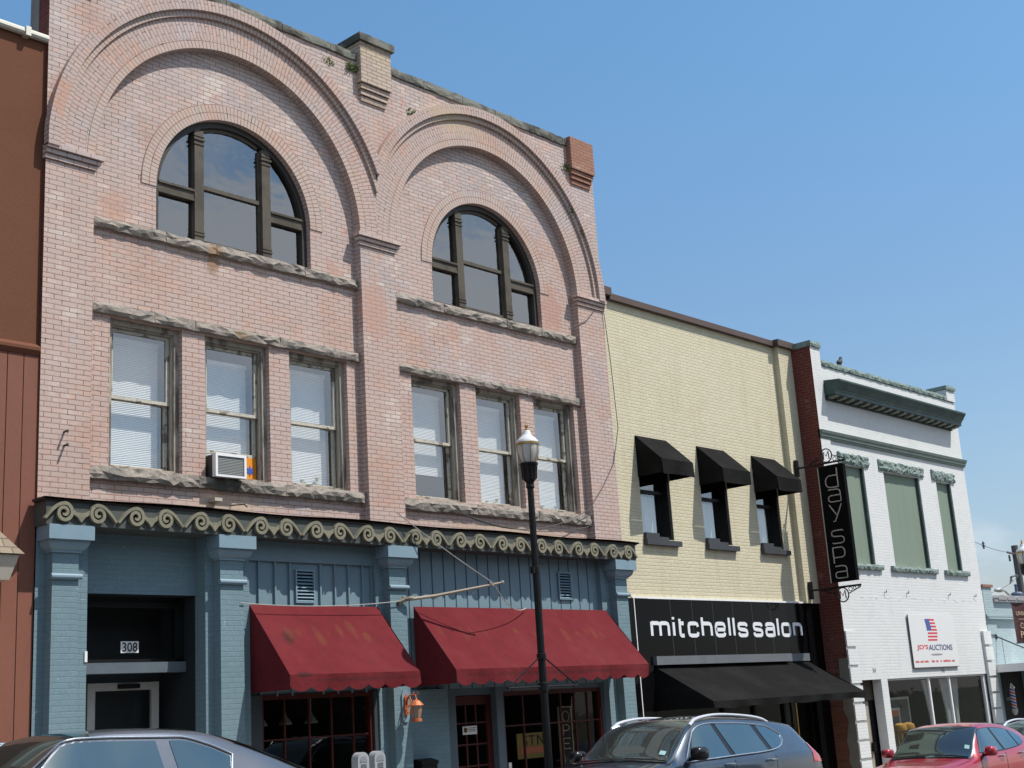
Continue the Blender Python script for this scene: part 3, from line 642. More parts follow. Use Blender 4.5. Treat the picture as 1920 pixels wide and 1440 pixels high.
def arch_window(cx, r):
    cz, zb = 7.48, 6.80; yf = 15.225; yg = 15.30
    f = MB().arcring(cx, cz, r - .085, r, yf, 15.42, n=48)
    f.box(cx - r, cx - r + .085, yf, 15.42, zb, cz); f.box(cx + r - .085, cx + r, yf, 15.42, zb, cz)
    f.box(cx - r + .085, cx + r - .085, yf + .02, 15.42, zb, zb + .06)
    fr = f.build('arched_window', 'olived', B1)
    s = MB()
    for sg in (-1, 1):
        a, b = cx + sg * .60 - .078, cx + sg * .60 + .078
        top = cz + math.sqrt((r - .05) ** 2 - (.60 + .078) ** 2)
        s.box(a, b, yf - .01, 15.38, zb + .06, top)
        for (z0, z1, e) in ((zb + .14, zb + .165, .012), (zb + .19, zb + .205, .008), (8.36, 8.385, .012), (8.43, 8.46, .018), (8.49, 8.505, .01)):
            s.box(a - e, b + e, yf - .01 - e, yf + .02, z0, z1)
        xo = cx + sg * (r - .085)
        lo, hi = (xo, a) if sg < 0 else (b, xo)
        s.box(lo, hi, yf + .005, 15.40, 7.50, 7.60); s.box(lo, hi, yf - .02, 15.40, 7.60, 7.635); s.box(lo, hi, yf - .005, 15.40, 7.46, 7.50)
    s.box(cx - .522, cx + .522, yf + .035, 15.37, 7.70, 7.76)
    s.box(cx - .522, cx + .522, yf + .045, 15.37, zb + .06, zb + .11)
    s.build('mullions', 'olive', fr)
    s2 = MB()   # sash frames around each light
    for (a, b) in ((cx - .521, cx + .521),):
        s2.box(a, a + .03, yf + .05, 15.365, zb + .06, 8.56); s2.box(b - .03, b, yf + .05, 15.365, zb + .06, 8.56)
        aa = math.acos(.49 / (r - .1)); s2.arcring(cx, cz, r - .14, r - .087, yf + .05, 15.365, a0=aa, a1=math.pi - aa, n=24)
    s2.build('sash', 'olive', fr)
    p = MB()
    n = 36
    for i in range(n):
        u0, u1 = cx - r + .02 + (2 * r - .04) * i / n, cx - r + .02 + (2 * r - .04) * (i + 1) / n
        h = lambda u: cz + math.sqrt(max(0, (r - .02) ** 2 - (u - cx) ** 2))
        p.poly([(u0, yg, zb), (u1, yg, zb), (u1, yg, h(u1)), (u0, yg, h(u0))])
    p.build('pane', 'glassarch', fr)
    q = MB(); q.reveal(cx - r, cx + r, zb, 8.9, 15.42, 16.6); q.poly([(cx - r, 16.6, zb), (cx + r, 16.6, zb), (cx + r, 16.6, 8.9), (cx - r, 16.6, 8.9)])
    q.build('room_interior', 'room', fr)
    return fr
aw1 = arch_window(10.885, 1.36); aw2 = arch_window(16.24, 1.375)
MB().box(16.93, 17.16, 15.42, 15.45, 6.86, 7.06).build('note_card', 'yellow', aw2)
# frieze
FY = 14.73
mb = MB().box(7.77, 19.31, FY, 15.30, 2.546, 2.83)
fz = mb.build('frieze', 'frieze', B1)
mb = MB()
nseg = 46
for i in range(nseg):
    a, b = 7.72 + 11.66 * i / nseg, 7.72 + 11.66 * (i + 1) / nseg
    za, zb = 2.85 + .012 * math.sin(a * 2.1), 2.85 + .012 * math.sin(b * 2.1)
    mb.prism([(a, za), (b, zb), (b, zb + .03), (a, za + .03)], 'y', FY - .045, 14.995, False)
mb.box(7.74, 19.34, FY - .02, 14.995, 2.832, 2.85)
mb.build('flashing', 'flash', fz)
def ribbon(mb, pts, wd, y0, y1):
    n = len(pts); L = []; Rr = []
    for i, p in enumerate(pts):
        a = pts[max(0, i - 1)]; b = pts[min(n - 1, i + 1)]
        dx, dz = b[0] - a[0], b[1] - a[1]; l = math.hypot(dx, dz) or 1
        w2 = wd[i] / 2 if isinstance(wd, list) else wd / 2
        L.append((p[0] - dz / l * w2, p[1] + dx / l * w2)); Rr.append((p[0] + dz / l * w2, p[1] - dx / l * w2))
    for i in range(n - 1):
        mb.poly([(L[i][0], y0, L[i][1]), (Rr[i][0], y0, Rr[i][1]), (Rr[i + 1][0], y0, Rr[i + 1][1]), (L[i + 1][0], y0, L[i + 1][1])])
        for S in (L, Rr): mb.poly([(S[i][0], y0, S[i][1]), (S[i + 1][0], y0, S[i + 1][1]), (S[i + 1][0], y1, S[i + 1][1]), (S[i][0], y1, S[i][1])])
    for i in (0, n - 1): mb.poly([(L[i][0], y0, L[i][1]), (Rr[i][0], y0, Rr[i][1]), (Rr[i][0], y1, Rr[i][1]), (L[i][0], y1, L[i][1])])
NS = 24
sc_x = [7.98 + (19.06 - 7.98) * i / (NS - 1) + (-0.02 if i % 2 else 0.02) * (1 if i else 0) for i in range(NS)]
for i, cx in enumerate(sc_x):
    sg = 1 if i % 2 == 0 else -1      # +1: tail leaves to the left
    cz = 2.69 - 0.012 * (cx - 7.98) / 11.1
    pts = []; wd = []
    # tail rising from the lower outside corner to the top of the ring
    for t in range(7):
        u = t / 6
        pts.append((-sg * (.245 - .245 * u), -.085 + .197 * math.sin(u * math.pi / 2))); wd.append(.026 + .018 * u)
    for t in range(1, 34):
        u = t / 33; ang = math.pi / 2 - u * 2 * math.pi * 1.62
        rr = .103 * (1 - u) ** .8 + .011
        pts.append((sg * rr * math.cos(ang), rr * math.sin(ang) * 1.03)); wd.append(.044 - .008 * u)
    m_ = MB(); ribbon(m_, [(cx + a, cz + b) for a, b in pts], wd, FY - .055, FY)
    if sg == 1 and i < NS - 1:        # hanging web to the next ring
        x1 = sc_x[i + 1]; a, b = cx + .115, x1 - .115; mid = (a + b) / 2
        prof = [(a, cz + .045), (mid - .06, cz + .008), (mid + .06, cz + .008), (b, cz + .045), (b, cz - .01), (mid + .05, cz - .05), (mid, cz - .115), (mid - .05, cz - .05), (a, cz - .01)]
        top = prof[:4]; bot = prof[4:][::-1]
        y = FY - .045
        chain = [(prof[0], prof[8]), (prof[1], prof[7]), (((prof[1][0] + prof[2][0]) / 2, prof[1][1]), prof[6]), (prof[2], prof[5]), (prof[3], prof[4])]
        for (t0, b0), (t1, b1) in zip(chain[:-1], chain[1:]):
            m_.poly([(b0[0], y, b0[1]), (b1[0], y, b1[1]), (t1[0], y, t1[1]), (t0[0], y, t0[1])])
            m_.poly([(b0[0], y, b0[1]), (b1[0], y, b1[1]), (b1[0], FY, b1[1]), (b0[0], FY, b0[1])])
            m_.poly([(t0[0], y, t0[1]), (t1[0], y, t1[1]), (t1[0], FY, t1[1]), (t0[0], FY, t0[1])])
    m_.build('scroll', 'scroll', fz)
# blue shopfront
mb = MB()
for (a, b) in ((13.20, 13.72),): mb.wall(a, b, -3, 2.55, 15.0)
for (a, b) in ((7.79, 8.48), (10.20, 10.91), (18.56, 19.30)): MB().box(a, b, 15.0, 15.24, -3, 2.55).build('shopfront_pier', 'blue', B1)
mb.wall(13.72, 14.60, -3, 0.42, 15.0)
mb.reveal(13.20, 14.60, -3, .42, 15.0, 15.35, 'tdl'); mb.reveal(13.2, 13.72, -3, 2.55, 15.0, 15.2, 'tdl')
mb.poly([(13.20, 15.0, -3), (13.20, 15.25, -3), (13.20, 15.25, 2.55), (13.20, 15.0, 2.55)])
mb.build('shopfront_wall', 'blue', B1)
for (cx, w_) in ((8.10, .345), (10.52, .37), (13.52, .33), (18.96, .33)):
    sh = MB().box(cx - w_ / 2, cx + w_ / 2, 14.85, 15.0, -3, 2.27).build('pilaster', 'blue', B1)
    cp = MB().box(cx - .30, cx + .30, 14.70, 14.995, 2.37, 2.545)
    prof = []
    steps = 9
    rings = []
    for i in range(steps):
        u = i / (steps - 1)
        e = .025 + .075 * math.sin(u * math.pi / 2); rings.append((2.25 + .12 * (1 - math.cos(u * math.pi / 2)) ** .8, e))
    for (z0, e0), (z1, e1) in zip(rings[:-1], rings[1:]):
        def ring(z, e): h = w_ / 2 + e; return [(cx - h, 14.995, z), (cx - h, 14.85 - e, z), (cx + h, 14.85 - e, z), (cx + h, 14.995, z)]
        A, Bq = ring(z0, e0), ring(z1, e1)
        for j in range(3): cp.poly([A[j], A[j + 1], Bq[j + 1], Bq[j]])
    cp.box(cx - w_ / 2 - .025, cx + w_ / 2 + .025, 14.825, 14.995, 2.225, 2.25)
    cp.build('capital', 'bluetrim', sh)
    MB().tube([(cx - w_ / 2 - .03, 14.83, 1.935), (cx + w_ / 2 + .03, 14.83, 1.935)], .036, 10).build('torus_band', 'bluetrim', sh)
# entrance bay
mb = MB().wall(8.48, 10.20, 1.785, 2.60, 15.23)
for z in (1.95, 2.15): pass
mb.build('lintel_panel', 'blue', B1)
mb = MB(); mb.reveal(8.481, 10.199, -1.7, 1.785, 15.24, 16.1, 'd'); mb.poly([(8.48, 16.1, -1.7), (10.2, 16.1, -1.7), (10.2, 16.1, 1.785), (8.48, 16.1, 1.785)])
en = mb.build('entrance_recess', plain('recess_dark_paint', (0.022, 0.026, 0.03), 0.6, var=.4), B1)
tw = MB()
for q in ((8.49, 8.53, .97, 1.72), (10.05, 10.19, .97, 1.72), (8.53, 10.05, 1.64, 1.72), (8.53, 10.05, .94, .98)): tw.box(q[0], q[1], 15.50, 15.56, q[2], q[3])
two = tw.build('transom_window', 'blkpaint', B1)
MB().box(8.49, 10.19, 15.44, 15.60, .80, .935).build('transom_bar', plain('slate_bar', (0.10, 0.125, 0.145), .6, var=.4), two)
g_ = MB(); g_.poly([(8.53, 15.53, .98), (10.05, 15.53, .98), (10.05, 15.53, 1.64), (8.53, 15.53, 1.64)]); g_.build('pane', 'shopglass', two)
MB().box(9.25, 9.512, 15.505, 15.512, 1.06, 1.208).build('number_plate', 'signwhite', two)
text(MB(), '308', lambda u, v: (9.27 + .222 * u, 15.502, 1.075 + .118 * v), bold=.012).build('house_number', 'text_k', two)
d = MB()
for q in ((8.99, 9.10, -1.55, .70), (9.93, 10.04, -1.55, .70), (9.10, 9.93, .60, .70), (9.10, 9.93, -1.55, -1.3)): d.box(q[0], q[1], 15.86, 15.91, q[2], q[3])
do = d.build('entrance_door', 'whitegrey', B1)
g_ = MB(); g_.poly([(9.10, 15.89, -1.3), (9.93, 15.89, -1.3), (9.93, 15.89, .60), (9.10, 15.89, .60)]); g_.build('pane', 'shopglass', do)
MB().box(9.42, 9.72, 15.80, 15.86, .62, .68).build('door_closer', 'blkpaint', do)
MB().box(9.86, 9.90, 15.80, 15.86, -.75, -.35).build('handle', 'greymetal', do)
MB().box(9.2, 9.36, 15.883, 15.888, -.12, -.04).build('door_notice', 'beige', do)
MB().box(8.45, 8.485, 14.985, 15.05, .92, 1.05).build('card_reader', 'whitepaint', B1)
# shop bay panels
def louvre(x0, x1, z0, z1, y):
    m_ = MB()
    t = .022
    for q in ((x0 - t, x0, z0 - t, z1 + t), (x1, x1 + t, z0 - t, z1 + t), (x0, x1, z1, z1 + t), (x0, x1, z0 - t, z0)): m_.box(q[0], q[1], y - .03, y, q[2], q[3])
    n = 9; h = (z1 - z0) / n
    for i in range(n): m_.poly([(x0, y - .035, z0 + i * h), (x1, y - .035, z0 + i * h), (x1, y - .002, z0 + i * h + h * .62), (x0, y - .002, z0 + i * h + h * .62)])
    v = m_.build('louvre_vent', 'bluetrim', B1)
    b = MB(); b.poly([(x0, y - .001, z0), (x1, y - .001, z0), (x1, y - .001, z1), (x0, y - .001, z1)]); b.build('vent_opening', 'darkslot', v)
mb = MB().wall(10.91, 13.20, .42, 2.60, 15.09)
mb.box(10.91, 13.20, 15.04, 15.09, 2.27, 2.55)
for x in (10.93, 11.12, 11.40, 11.66, 12.21, 12.48, 12.74, 13.01, 13.18): mb.box(x - .014, x + .014, 15.055, 15.09, .42, 2.27)
mb.build('batten_panel', 'bluep', B1)
louvre(11.78, 12.08, 1.72, 2.15, 15.085)
mb = MB().wall(13.2, 18.56, .42, 2.60, 15.09); pan = mb.build('board_panel', 'bluep', B1)
gv = MB()
x = 13.96
while x < 18.5: gv.box(x - .008, x + .008, 15.083, 15.089, .42, 2.58); x += .2555
gv.build('board_joints', plain('blue_joint', (0.05, 0.08, 0.105), .8), pan)
louvre(17.50, 17.80, 1.87, 2.30, 15.08)
# shop windows (left bay)
def shopwin(x0, x1, z0, z1, y, cols, rows, mat='maroon', post=.05):
    m_ = MB()
    for q in ((x0, x0 + post, z0, z1), (x1 - post, x1, z0, z1), (x0 + post, x1 - post, z1 - post * 1.4, z1), (x0 + post, x1 - post, z0, z0 + post)): m_.box(q[0], q[1], y - .05, y + .05, q[2], q[3])
    wn = m_.build('shop_window', mat, B1)
    m_ = MB()
    for c in cols: m_.box(c - .012, c + .012, y - .02, y + .02, z0 + post, z1 - post * 1.4)
    for r in rows:
        xs = [x0 + post] + list(cols) + [x1 - post]
        for a, b in zip(xs[:-1], xs[1:]): m_.box(a + .012, b - .012, y - .018, y + .018, r - .012, r + .012)
    m_.build('glazing_bars', mat, wn)
    p = MB(); p.poly([(x0 + post, y, z0), (x1 - post, y, z0), (x1 - post, y, z1), (x0 + post, y, z1)]); p.build('pane', 'shopglass', wn)
    r_ = MB(); r_.reveal(x0, x1, z0 - .3, z1 + .3, y + .06, y + 3.0, ''); r_.poly([(x0, y + 3, z0 - .3), (x1, y + 3, z0 - .3), (x1, y + 3, z1 + .3), (x0, y + 3, z1 + .3)])
    r_.build('room_interior', 'roomd', wn)
    return wn
mb = MB()
for q in ((10.91, 11.12, -2, .44), (13.12, 13.20, -2, .44)): mb.box(q[0], q[1], 15.03, 15.2, q[2], q[3])
mb.box(11.12, 13.12, 15.05, 15.2, -2, -1.1)
mb.build('window_surround', plain('dark_slate_paint', (0.035, 0.045, 0.052), .6, var=.3), B1)
sw1 = shopwin(11.12, 13.12, -1.1, .44, 15.12, (11.55, 11.98, 12.38, 12.78), (-.165,))
for x in (11.62, 12.05, 12.52):
    m_ = MB().lathe((x, 15.75, .03), [(.012, .16), (.03, .12), (.10, .02), (.105, 0)], 12); m_.tube([(x, 15.75, .18), (x, 15.75, .7)], .006, 5)
    m_.build('pendant_lamp', 'whitegrey', sw1)
mb = MB()
for q in ((14.60, 14.88, -2.2, .44), (15.80, 15.97, -2.2, .44), (18.50, 18.56, -2.2, .44)): mb.box(q[0], q[1], 15.12, 15.35, q[2], q[3])
mb.box(14.88, 15.80, 15.2, 15.35, .31, .44); mb.box(15.97, 18.5, 15.16, 15.3, -2.2, -1.0); mb.box(15.97, 18.5, 15.14, 15.3, .34, .44)
mb.build('shopfront_frame', plain('shaded_slate_paint', (0.085, 0.115, 0.14), .6, var=.3), B1)
sw2 = shopwin(15.97, 18.50, -1.0, .34, 15.20, (16.50, 17.0, 17.45, 17.82, 18.16), (-.21,))
d = MB()
for q in ((14.88, 15.0, -1.75, .30), (15.68, 15.80, -1.75, .30), (15.0, 15.68, .16, .30), (15.0, 15.68, -1.75, -1.15)): d.box(q[0], q[1], 15.24, 15.29, q[2], q[3])
sd = d.build('shop_door', 'maroon', B1)
ys = thing('shop_placard', 'mustard placard with black letters and coral band inside the window', 'sign', (16.9, 15.42, -.76))
MB().box(16.56, 17.30, 15.42, 15.44, -.76, -.35).build('panel', 'yellow', ys)
MB().box(16.62, 17.24, 15.412, 15.419, -.68, -.58).build('coral_band', 'coralred', ys)
text(MB(), 'STN', lambda u, v: (16.70 + .52 * u, 15.413, -.55 + .165 * v), bold=.01, space=1.25).build('lettering', 'text_k', ys)
op = thing('open_sign', 'narrow vertical OPEN sign with pale outline letters inside the window', 'sign', (17.68, 15.30, -1.0))
MB().box(17.53, 17.84, 15.305, 15.33, -1.0, .03).build('panel', plain('dark_brown_sign', (.012, .008, .007), .6), op)
m_ = MB()
for q in ((17.52, 17.535), (17.835, 17.85)): m_.box(q[0], q[1], 15.295, 15.335, -1.0, .03)
m_.box(17.52, 17.85, 15.295, 15.335, .03, .045); m_.build('frame', 'text_tan', op)
for ch, zc in (('O', -.12), ('P', -.345), ('E', -.57), ('N', -.795)):
    x0, x1, za, zb = 17.60, 17.77, zc - .085, zc + .085
    L = {'O': [[((x0 + x1) / 2 + .085 * math.cos(k * .3307), zc + .088 * math.sin(k * .3307)) for k in range(20)]], 'P': [[(x0, za), (x0, zb), (x0 + .11, zb), (x1 - .01, zb - .03), (x1 - .01, zc + .01), (x0 + .11, zc - .01), (x0, zc - .01)]],
         'E': [[(x1, zb), (x0, zb), (x0, za), (x1, za)], [(x0, zc), (x1 - .04, zc)]], 'N': [[(x0, za), (x0, zb), (x1, za), (x1, zb)]]}[ch]
    m_ = MB()
    for p in L: m_.tube([(a, 15.298, b) for a, b in p], .0085, 6)
    m_.build('sign_letter', 'text_tan', op)
tag(MB().box(16.04, 16.11, 15.15, 15.155, -.88, -.78).build('window_card', 'signwhite'), 'small white card in the lower corner of the shop window', 'card')
m_ = MB()
for x in (15.22, 15.45): m_.box(x - .014, x + .014, 15.25, 15.28, -1.15, .16)
for z in (-.12, -.45, -.78): m_.box(15.0, 15.68, 15.252, 15.278, z - .013, z + .013)
m_.build('glazing_bars', 'maroon', sd)
m_ = MB(); m_.poly([(15.0, 15.265, -1.15), (15.68, 15.265, -1.15), (15.68, 15.265, .16), (15.0, 15.265, .16)]); m_.build('pane', 'shopglass', sd)
m_ = MB(); m_.reveal(14.9, 15.8, -2, .3, 15.3, 17); m_.poly([(14.9, 17, -2), (15.8, 17, -2), (15.8, 17, .3), (14.9, 17, .3)]); m_.build('room_interior', 'roomd', sd)
m_ = MB().box(15.12, 15.44, 15.235, 15.239, -.295, -.165); nt1 = m_.build('door_sign', 'signwhite', sd)
m_ = MB(); m_.lathe((15.18, 15.232, -.27), [(.0, 0), (.03, .02), (.035, .06), (.02, .08)], 8); m_.box(15.25, 15.42, 15.233, 15.2345, -.20, -.19); m_.box(15.25, 15.40, 15.233, 15.2345, -.225, -.215); m_.box(15.25, 15.42, 15.233, 15.2345, -.25, -.24)
m_.build('sign_print', plain('brown_print', (0.16, 0.10, 0.05), .6), nt1)

# ------------------------------------------------------------------ awnings
def canopy_awning(name, label, group, x0, x1, ywall, zt, proj, zfold, zbot, mat, scal=0, sag=.035, wob=.022, seams=(), flap=0.02, sides=True, side_mat=None, seed=1):
    r = random.Random(seed)
    t = thing(name, label, 'awning', ((x0 + x1) / 2, ywall, zbot), group)
    yf = ywall - proj; nx = max(8, int((x1 - x0) / .07)); ny = 10
    ph = [r.uniform(0, 6) for _ in range(4)]
    def P(u, v):
        x = x0 + (x1 - x0) * u; y = ywall + (yf - ywall) * v; z = zt + (zfold - zt) * v - sag * math.sin(math.pi * v) * (0.4 + .6 * math.sin(math.pi * u))
        z += wob * math.sin(x * 3.1 + v * 2.0 + ph[0]) * math.sin(math.pi * v) * .6
        return (x, y, z)
    top = MB().grid(P, nx, ny)
    top.build('canopy', mat, t, smooth=True)
    va = MB()
    nv = nx * 5; px = None
    def zb(x):
        if not scal: return zbot + .012 * math.sin(x * 5 + ph[1])
        u = (x - x0) / (x1 - x0) * scal; return zbot + .05 - .065 * abs(math.sin(math.pi * u)) ** .75 + .006 * math.sin(x * 4 + ph[2])
    def yv(x, v): return yf - flap * v * math.sin(x * 6.0 + ph[3]) - .004
    for i in range(nv):
        a, b = x0 + (x1 - x0) * i / nv, x0 + (x1 - x0) * (i + 1) / nv
        va.poly([(a, yv(a, 1), zb(a)), (b, yv(b, 1), zb(b)), (b, yf - .004, zfold), (a, yf - .004, zfold)])
    va.build('valance', mat, t, smooth=True)
    if sides:
        for x in (x0, x1):
            sd_ = MB(); sd_.poly([(x, ywall, zt), (x, yf, zfold), (x, yf, zbot + .02), (x, ywall, zbot + .02)])
            sd_.build('side_panel', side_mat or mat, t)
    fr = MB()
    for x in (x0 + .03, x1 - .03): fr.tube([(x, ywall, zfold - .02), (x, yf + .02, zfold - .03)], .012, 6); fr.tube([(x, ywall, zt - .10), (x, yf + .03, zfold - .04)], .012, 6)
    fr.tube([(x0 + .03, yf + .03, zfold - .03), (x1 - .03, yf + .03, zfold - .03)], .012, 6)
    fr.build('frame', 'greymetal', t)
    if seams:
        s_ = MB()
        for q in seams: s_.tube([Vector(P(q, v / 8)) + Vector((0, -.001, .001)) for v in range(9)], .003, 4)
        s_.build('seam', plain('pale_seam_' + name + str(seed), ((.19, .05, .05) if mat == 'awnred' else (.004, .004, .004)), .8), t)
    return t
canopy_awning('shop_awning', 'shorter faded red scalloped awning left of the copper lantern', 'red scalloped awnings', 10.91, 13.23, 15.0, 1.655, .86, .66, .45, 'awnred', scal=7, seams=(.33, .66), seed=3)
canopy_awning('shop_awning', 'longer faded red scalloped awning right of the copper lantern', 'red scalloped awnings', 13.96, 18.64, 15.0, 1.67, .86, .67, .45, 'awnred', scal=13, seams=(.26, .52, .77), seed=5)

# ------------------------------------------------------------------ things on the pink building
ac = thing('air_conditioner', 'boxy white window air conditioner on the stained stone sill', 'air conditioner', (10.6, 15.15, 3.39))
MB().box(10.36, 10.84, 14.97, 15.40, 3.395, 3.705).build('housing', plain('ac_side', (0.06, 0.055, 0.05), .7, var=.5), ac)
m_ = MB()
for q in ((10.34, 10.375, 3.385, 3.715), (10.815, 10.85, 3.385, 3.715), (10.375, 10.815, 3.675, 3.715), (10.375, 10.815, 3.385, 3.41)): m_.box(q[0], q[1], 14.94, 15.02, q[2], q[3])
m_.build('front_frame', 'whitepaint', ac)
m_ = MB()
for i in range(12): m_.box(10.375, 10.815, 14.955, 14.963, 3.413 + i * .0218, 3.413 + i * .0218 + .012)
m_.build('grille', plain('ac_fins', (0.30, 0.31, 0.30), .6), ac)
m_ = MB(); m_.poly([(10.375, 14.966, 3.41), (10.815, 14.966, 3.41), (10.815, 14.966, 3.675), (10.375, 14.966, 3.675)]); m_.build('grille_back', 'acgrill', ac)

ln = thing('wall_lantern', 'orange copper coach lantern with scrolled bracket between the red awnings', 'lantern', (13.56, 14.84, -.06))
m_ = MB(); pr = [(13.49, .02), (13.49, .36), (13.52, .42), (13.60, .42), (13.63, .36), (13.63, .02), (13.60, -.04), (13.52, -.04)]
m_.prism(pr, 'y', 14.825, 14.85); m_.build('backplate', 'bluetrim', ln)
m_ = MB(); m_.prism([(13.525, .08), (13.525, .32), (13.56, .36), (13.595, .32), (13.595, .08), (13.56, .04)], 'y', 14.80, 14.824)
sc = [(13.56, 14.81 - .02 - .12 * (1 - math.cos(a)) * .6, .20 + .11 * math.sin(a * 1.5)) for a in [i * .25 for i in range(9)]]
m_.tube(sc, .011, 6)
m_.tube([(13.56, 14.80, .10), (13.56, 14.74, .08), (13.56, 14.70, .15), (13.56, 14.74, .20), (13.56, 14.78, .17)], .009, 6)
m_.tube([(13.56, 14.80, .30), (13.56, 14.72, .345), (13.56, 14.61, .34), (13.56, 14.60, .29)], .010, 6)
m_.tube([(13.53, 14.62, .335), (13.50, 14.60, .36), (13.53, 14.59, .38)], .006, 5); m_.tube([(13.59, 14.62, .335), (13.62, 14.60, .36), (13.59, 14.59, .38)], .006, 5)
m_.build('bracket', 'copper', ln)
MB().lathe((13.56, 14.60, 0), [(.10, .185), (.112, .19), (.09, .215), (.06, .25), (.02, .27), (.012, .30)], 16).build('lantern_cap', 'copper', ln)
MB().lathe((13.56, 14.60, 0), [(.055, .0), (.06, .02), (.075, .10), (.085, .18)], 16).build('lantern_glass', plain('amber_glass', (0.30, 0.24, 0.18), .15, var=.3), ln)
m_ = MB().lathe((13.56, 14.60, 0), [(.04, -.045), (.075, -.04), (.075, -.005), (.06, .0)], 16)
for k in range(6):
    a = k * math.pi / 3; m_.tube([(13.56 + .06 * math.cos(a), 14.60 + .06 * math.sin(a), 0), (13.56 + .09 * math.cos(a), 14.60 + .09 * math.sin(a), .19)], .005, 4)
m_.build('lantern_base', 'copper', ln)

mbx = thing('letter_box', 'small black lidded letter box on the blue wall below the lantern', 'letter box', (13.98, 14.9, -.95))
MB().box(13.82, 14.14, 14.82, 14.99, -.95, -.67).build('box', 'blkpaint', mbx)
MB().prism([(14.80, -.67), (14.995, -.67), (14.995, -.59), (14.95, -.585), (14.80, -.62)], 'x', 13.81, 14.15).build('lid', 'blkpaint', mbx)
MB().lathe((13.98, 14.815, -.79), [(.0, -.001), (.055, 0), (.055, .001)], 14).build('crest', 'text_tan', mbx)

fp = thing('flagpole', 'bare slanting tan flagpole fixed to the blue pilaster between awnings', 'flagpole', (13.56, 14.85, 1.75))
MB().tube([(13.56, 14.80, 1.74), (14.1, 14.64, 1.80), (15.02, 14.25, 1.96), (15.12, 14.21, 1.98)], [.026, .024, .018, .016], 8).build('pole', plain('tan_weathered_pole', (0.36, 0.30, 0.23), .8, var=.5), fp)
m_ = MB().tube([(13.50, 14.845, 1.70), (13.60, 14.79, 1.755), (13.72, 14.75, 1.77)], .034, 8); m_.tube([(13.52, 14.84, 1.66), (13.56, 14.79, 1.73)], .02, 6); m_.tube([(13.60, 14.84, 1.80), (13.62, 14.79, 1.76)], .015, 6)
m_.build('socket', 'wood', fp)
m_ = MB().ball((15.14, 14.205, 1.985), .03, 8)
for t_ in (.35, .75):
    p = Vector((13.56, 14.80, 1.74)).lerp(Vector((15.02, 14.25, 1.96)), t_); m_.tube([p + Vector((-.03, 0, -.02)), p + Vector((-.03, 0, -.08)), p + Vector((.03, 0, -.08)), p + Vector((.03, 0, -.02))], .005, 4)
m_.tube([(14.93, 14.28, 1.99), (14.99, 14.26, 1.93)], .02, 6)
m_.build('finial', 'wood', fp)
def cable(name, label, pts, r, mat='cable', sagpts=0):
    return tag(MB().tube(pts, r, 5).build(name, mat), label, 'cable')
def sagged(a, b, s, n=10):
    a, b = Vector(a), Vector(b); return [a.lerp(b, i / n) - Vector((0, 0, s * 4 * (i / n) * (1 - i / n))) for i in range(n + 1)]
cable('rope', 'pale rope slung from the frieze down to the flagpole tip', sagged((13.42, 14.70, 3.05), (14.99, 14.25, 1.97), .03), .008, 'rope')
cable('rope', 'pale rope hanging from the flagpole tip to the longer red awning', sagged((14.99, 14.25, 1.97), (16.45, 14.93, 1.67), .17), .008, 'rope')
cable('rope', 'pale cord strung above the shorter red awning to the flagpole socket', sagged((10.65, 14.83, 1.655), (13.55, 14.80, 1.73), .06), .007, 'rope')
cable('cable', 'thin dark wire wandering down the seam of pink and cream brick', [(18.2, 14.985, 6.85), (18.72, 14.98, 7.1), (19.24, 14.97, 7.60), (19.36, 14.98, 6.4), (19.42, 14.98, 5.1), (19.2, 14.98, 4.4), (18.85, 14.98, 3.95), (18.5, 14.98, 3.6), (18.36, 14.96, 3.35)], .008)
cable('cable', 'dark wire drooping across the wall under the right window sills', sagged((14.95, 14.97, 3.22), (18.42, 14.97, 3.5), .35, 16), .008)
cable('cable', 'lower dark wire drooping just above the scroll frieze', sagged((15.0, 14.96, 3.20), (18.3, 14.96, 3.15), .19, 16), .008)
for (x, z, l, lab) in ((8.125, 3.76, .10, 'upper rusty bolt stub on the left brick pilaster'), (8.13, 3.585, .10, 'lower rusty bolt stub on the left brick pilaster')):
    tag(MB().tube([(x, 15.0, z), (x, 15.0 - l, z + .005), (x - .01, 15.0 - l - .01, z - .02)], .014, 6).build('wall_bolt', 'flash'), lab, 'bolt', 'rusty bolts on the pilaster')
tag(MB().box(10.35, 10.47, 14.98, 15.15, 3.05, 3.095).build('brick_stub', 'beige'), 'tan brick stub jutting out below the air conditioner sill', 'brick')
cable('cable', 'bent rusty hook wire on the wall above the frieze', [(10.72, 15.13, 3.03), (10.73, 15.0, 3.02), (10.82, 14.96, 3.03), (10.86, 14.95, 2.99)], .010, 'flash')
def weed(x, y, z, n, h, label, seed):
    r = random.Random(seed); m_ = MB()
    for i in range(n):
        a = r.uniform(0, 6.28); t_ = r.uniform(.2, 1) ; px, pz = x + r.uniform(-.09, .09), z + r.uniform(-.05, .05)
        dx, dy, dz = r.uniform(-.5, .5) * h, -abs(r.uniform(.1, .5)) * h, r.uniform(-.3, 1) * h * t_
        w_ = .012 + r.random() * .016
        m_.poly([(px - w_, y, pz), (px + dx * .5, y + dy * .5, pz + dz * .6 - w_), (px + dx, y + dy, pz + dz), (px + dx * .5, y + dy * .5, pz + dz * .6 + w_)])
    return tag(m_.build('weed', 'leaf'), label, 'plant', 'weeds rooted in the old brickwork')
weed(13.08, 14.99, 10.45, 60, .16, 'bushiest weed, rooted beside the dark-capped parapet block', 1)
weed(12.62, 15.0, 10.40, 18, .10, 'small weed in the brickwork left of the dark-capped block', 2)
weed(18.47, 14.98, 10.15, 40, .14, 'weed hanging beside the bare orange corner block', 3)
weed(14.40, 15.0, 10.05, 14, .13, 'thin weed over the right arch near the dark-capped block', 4)
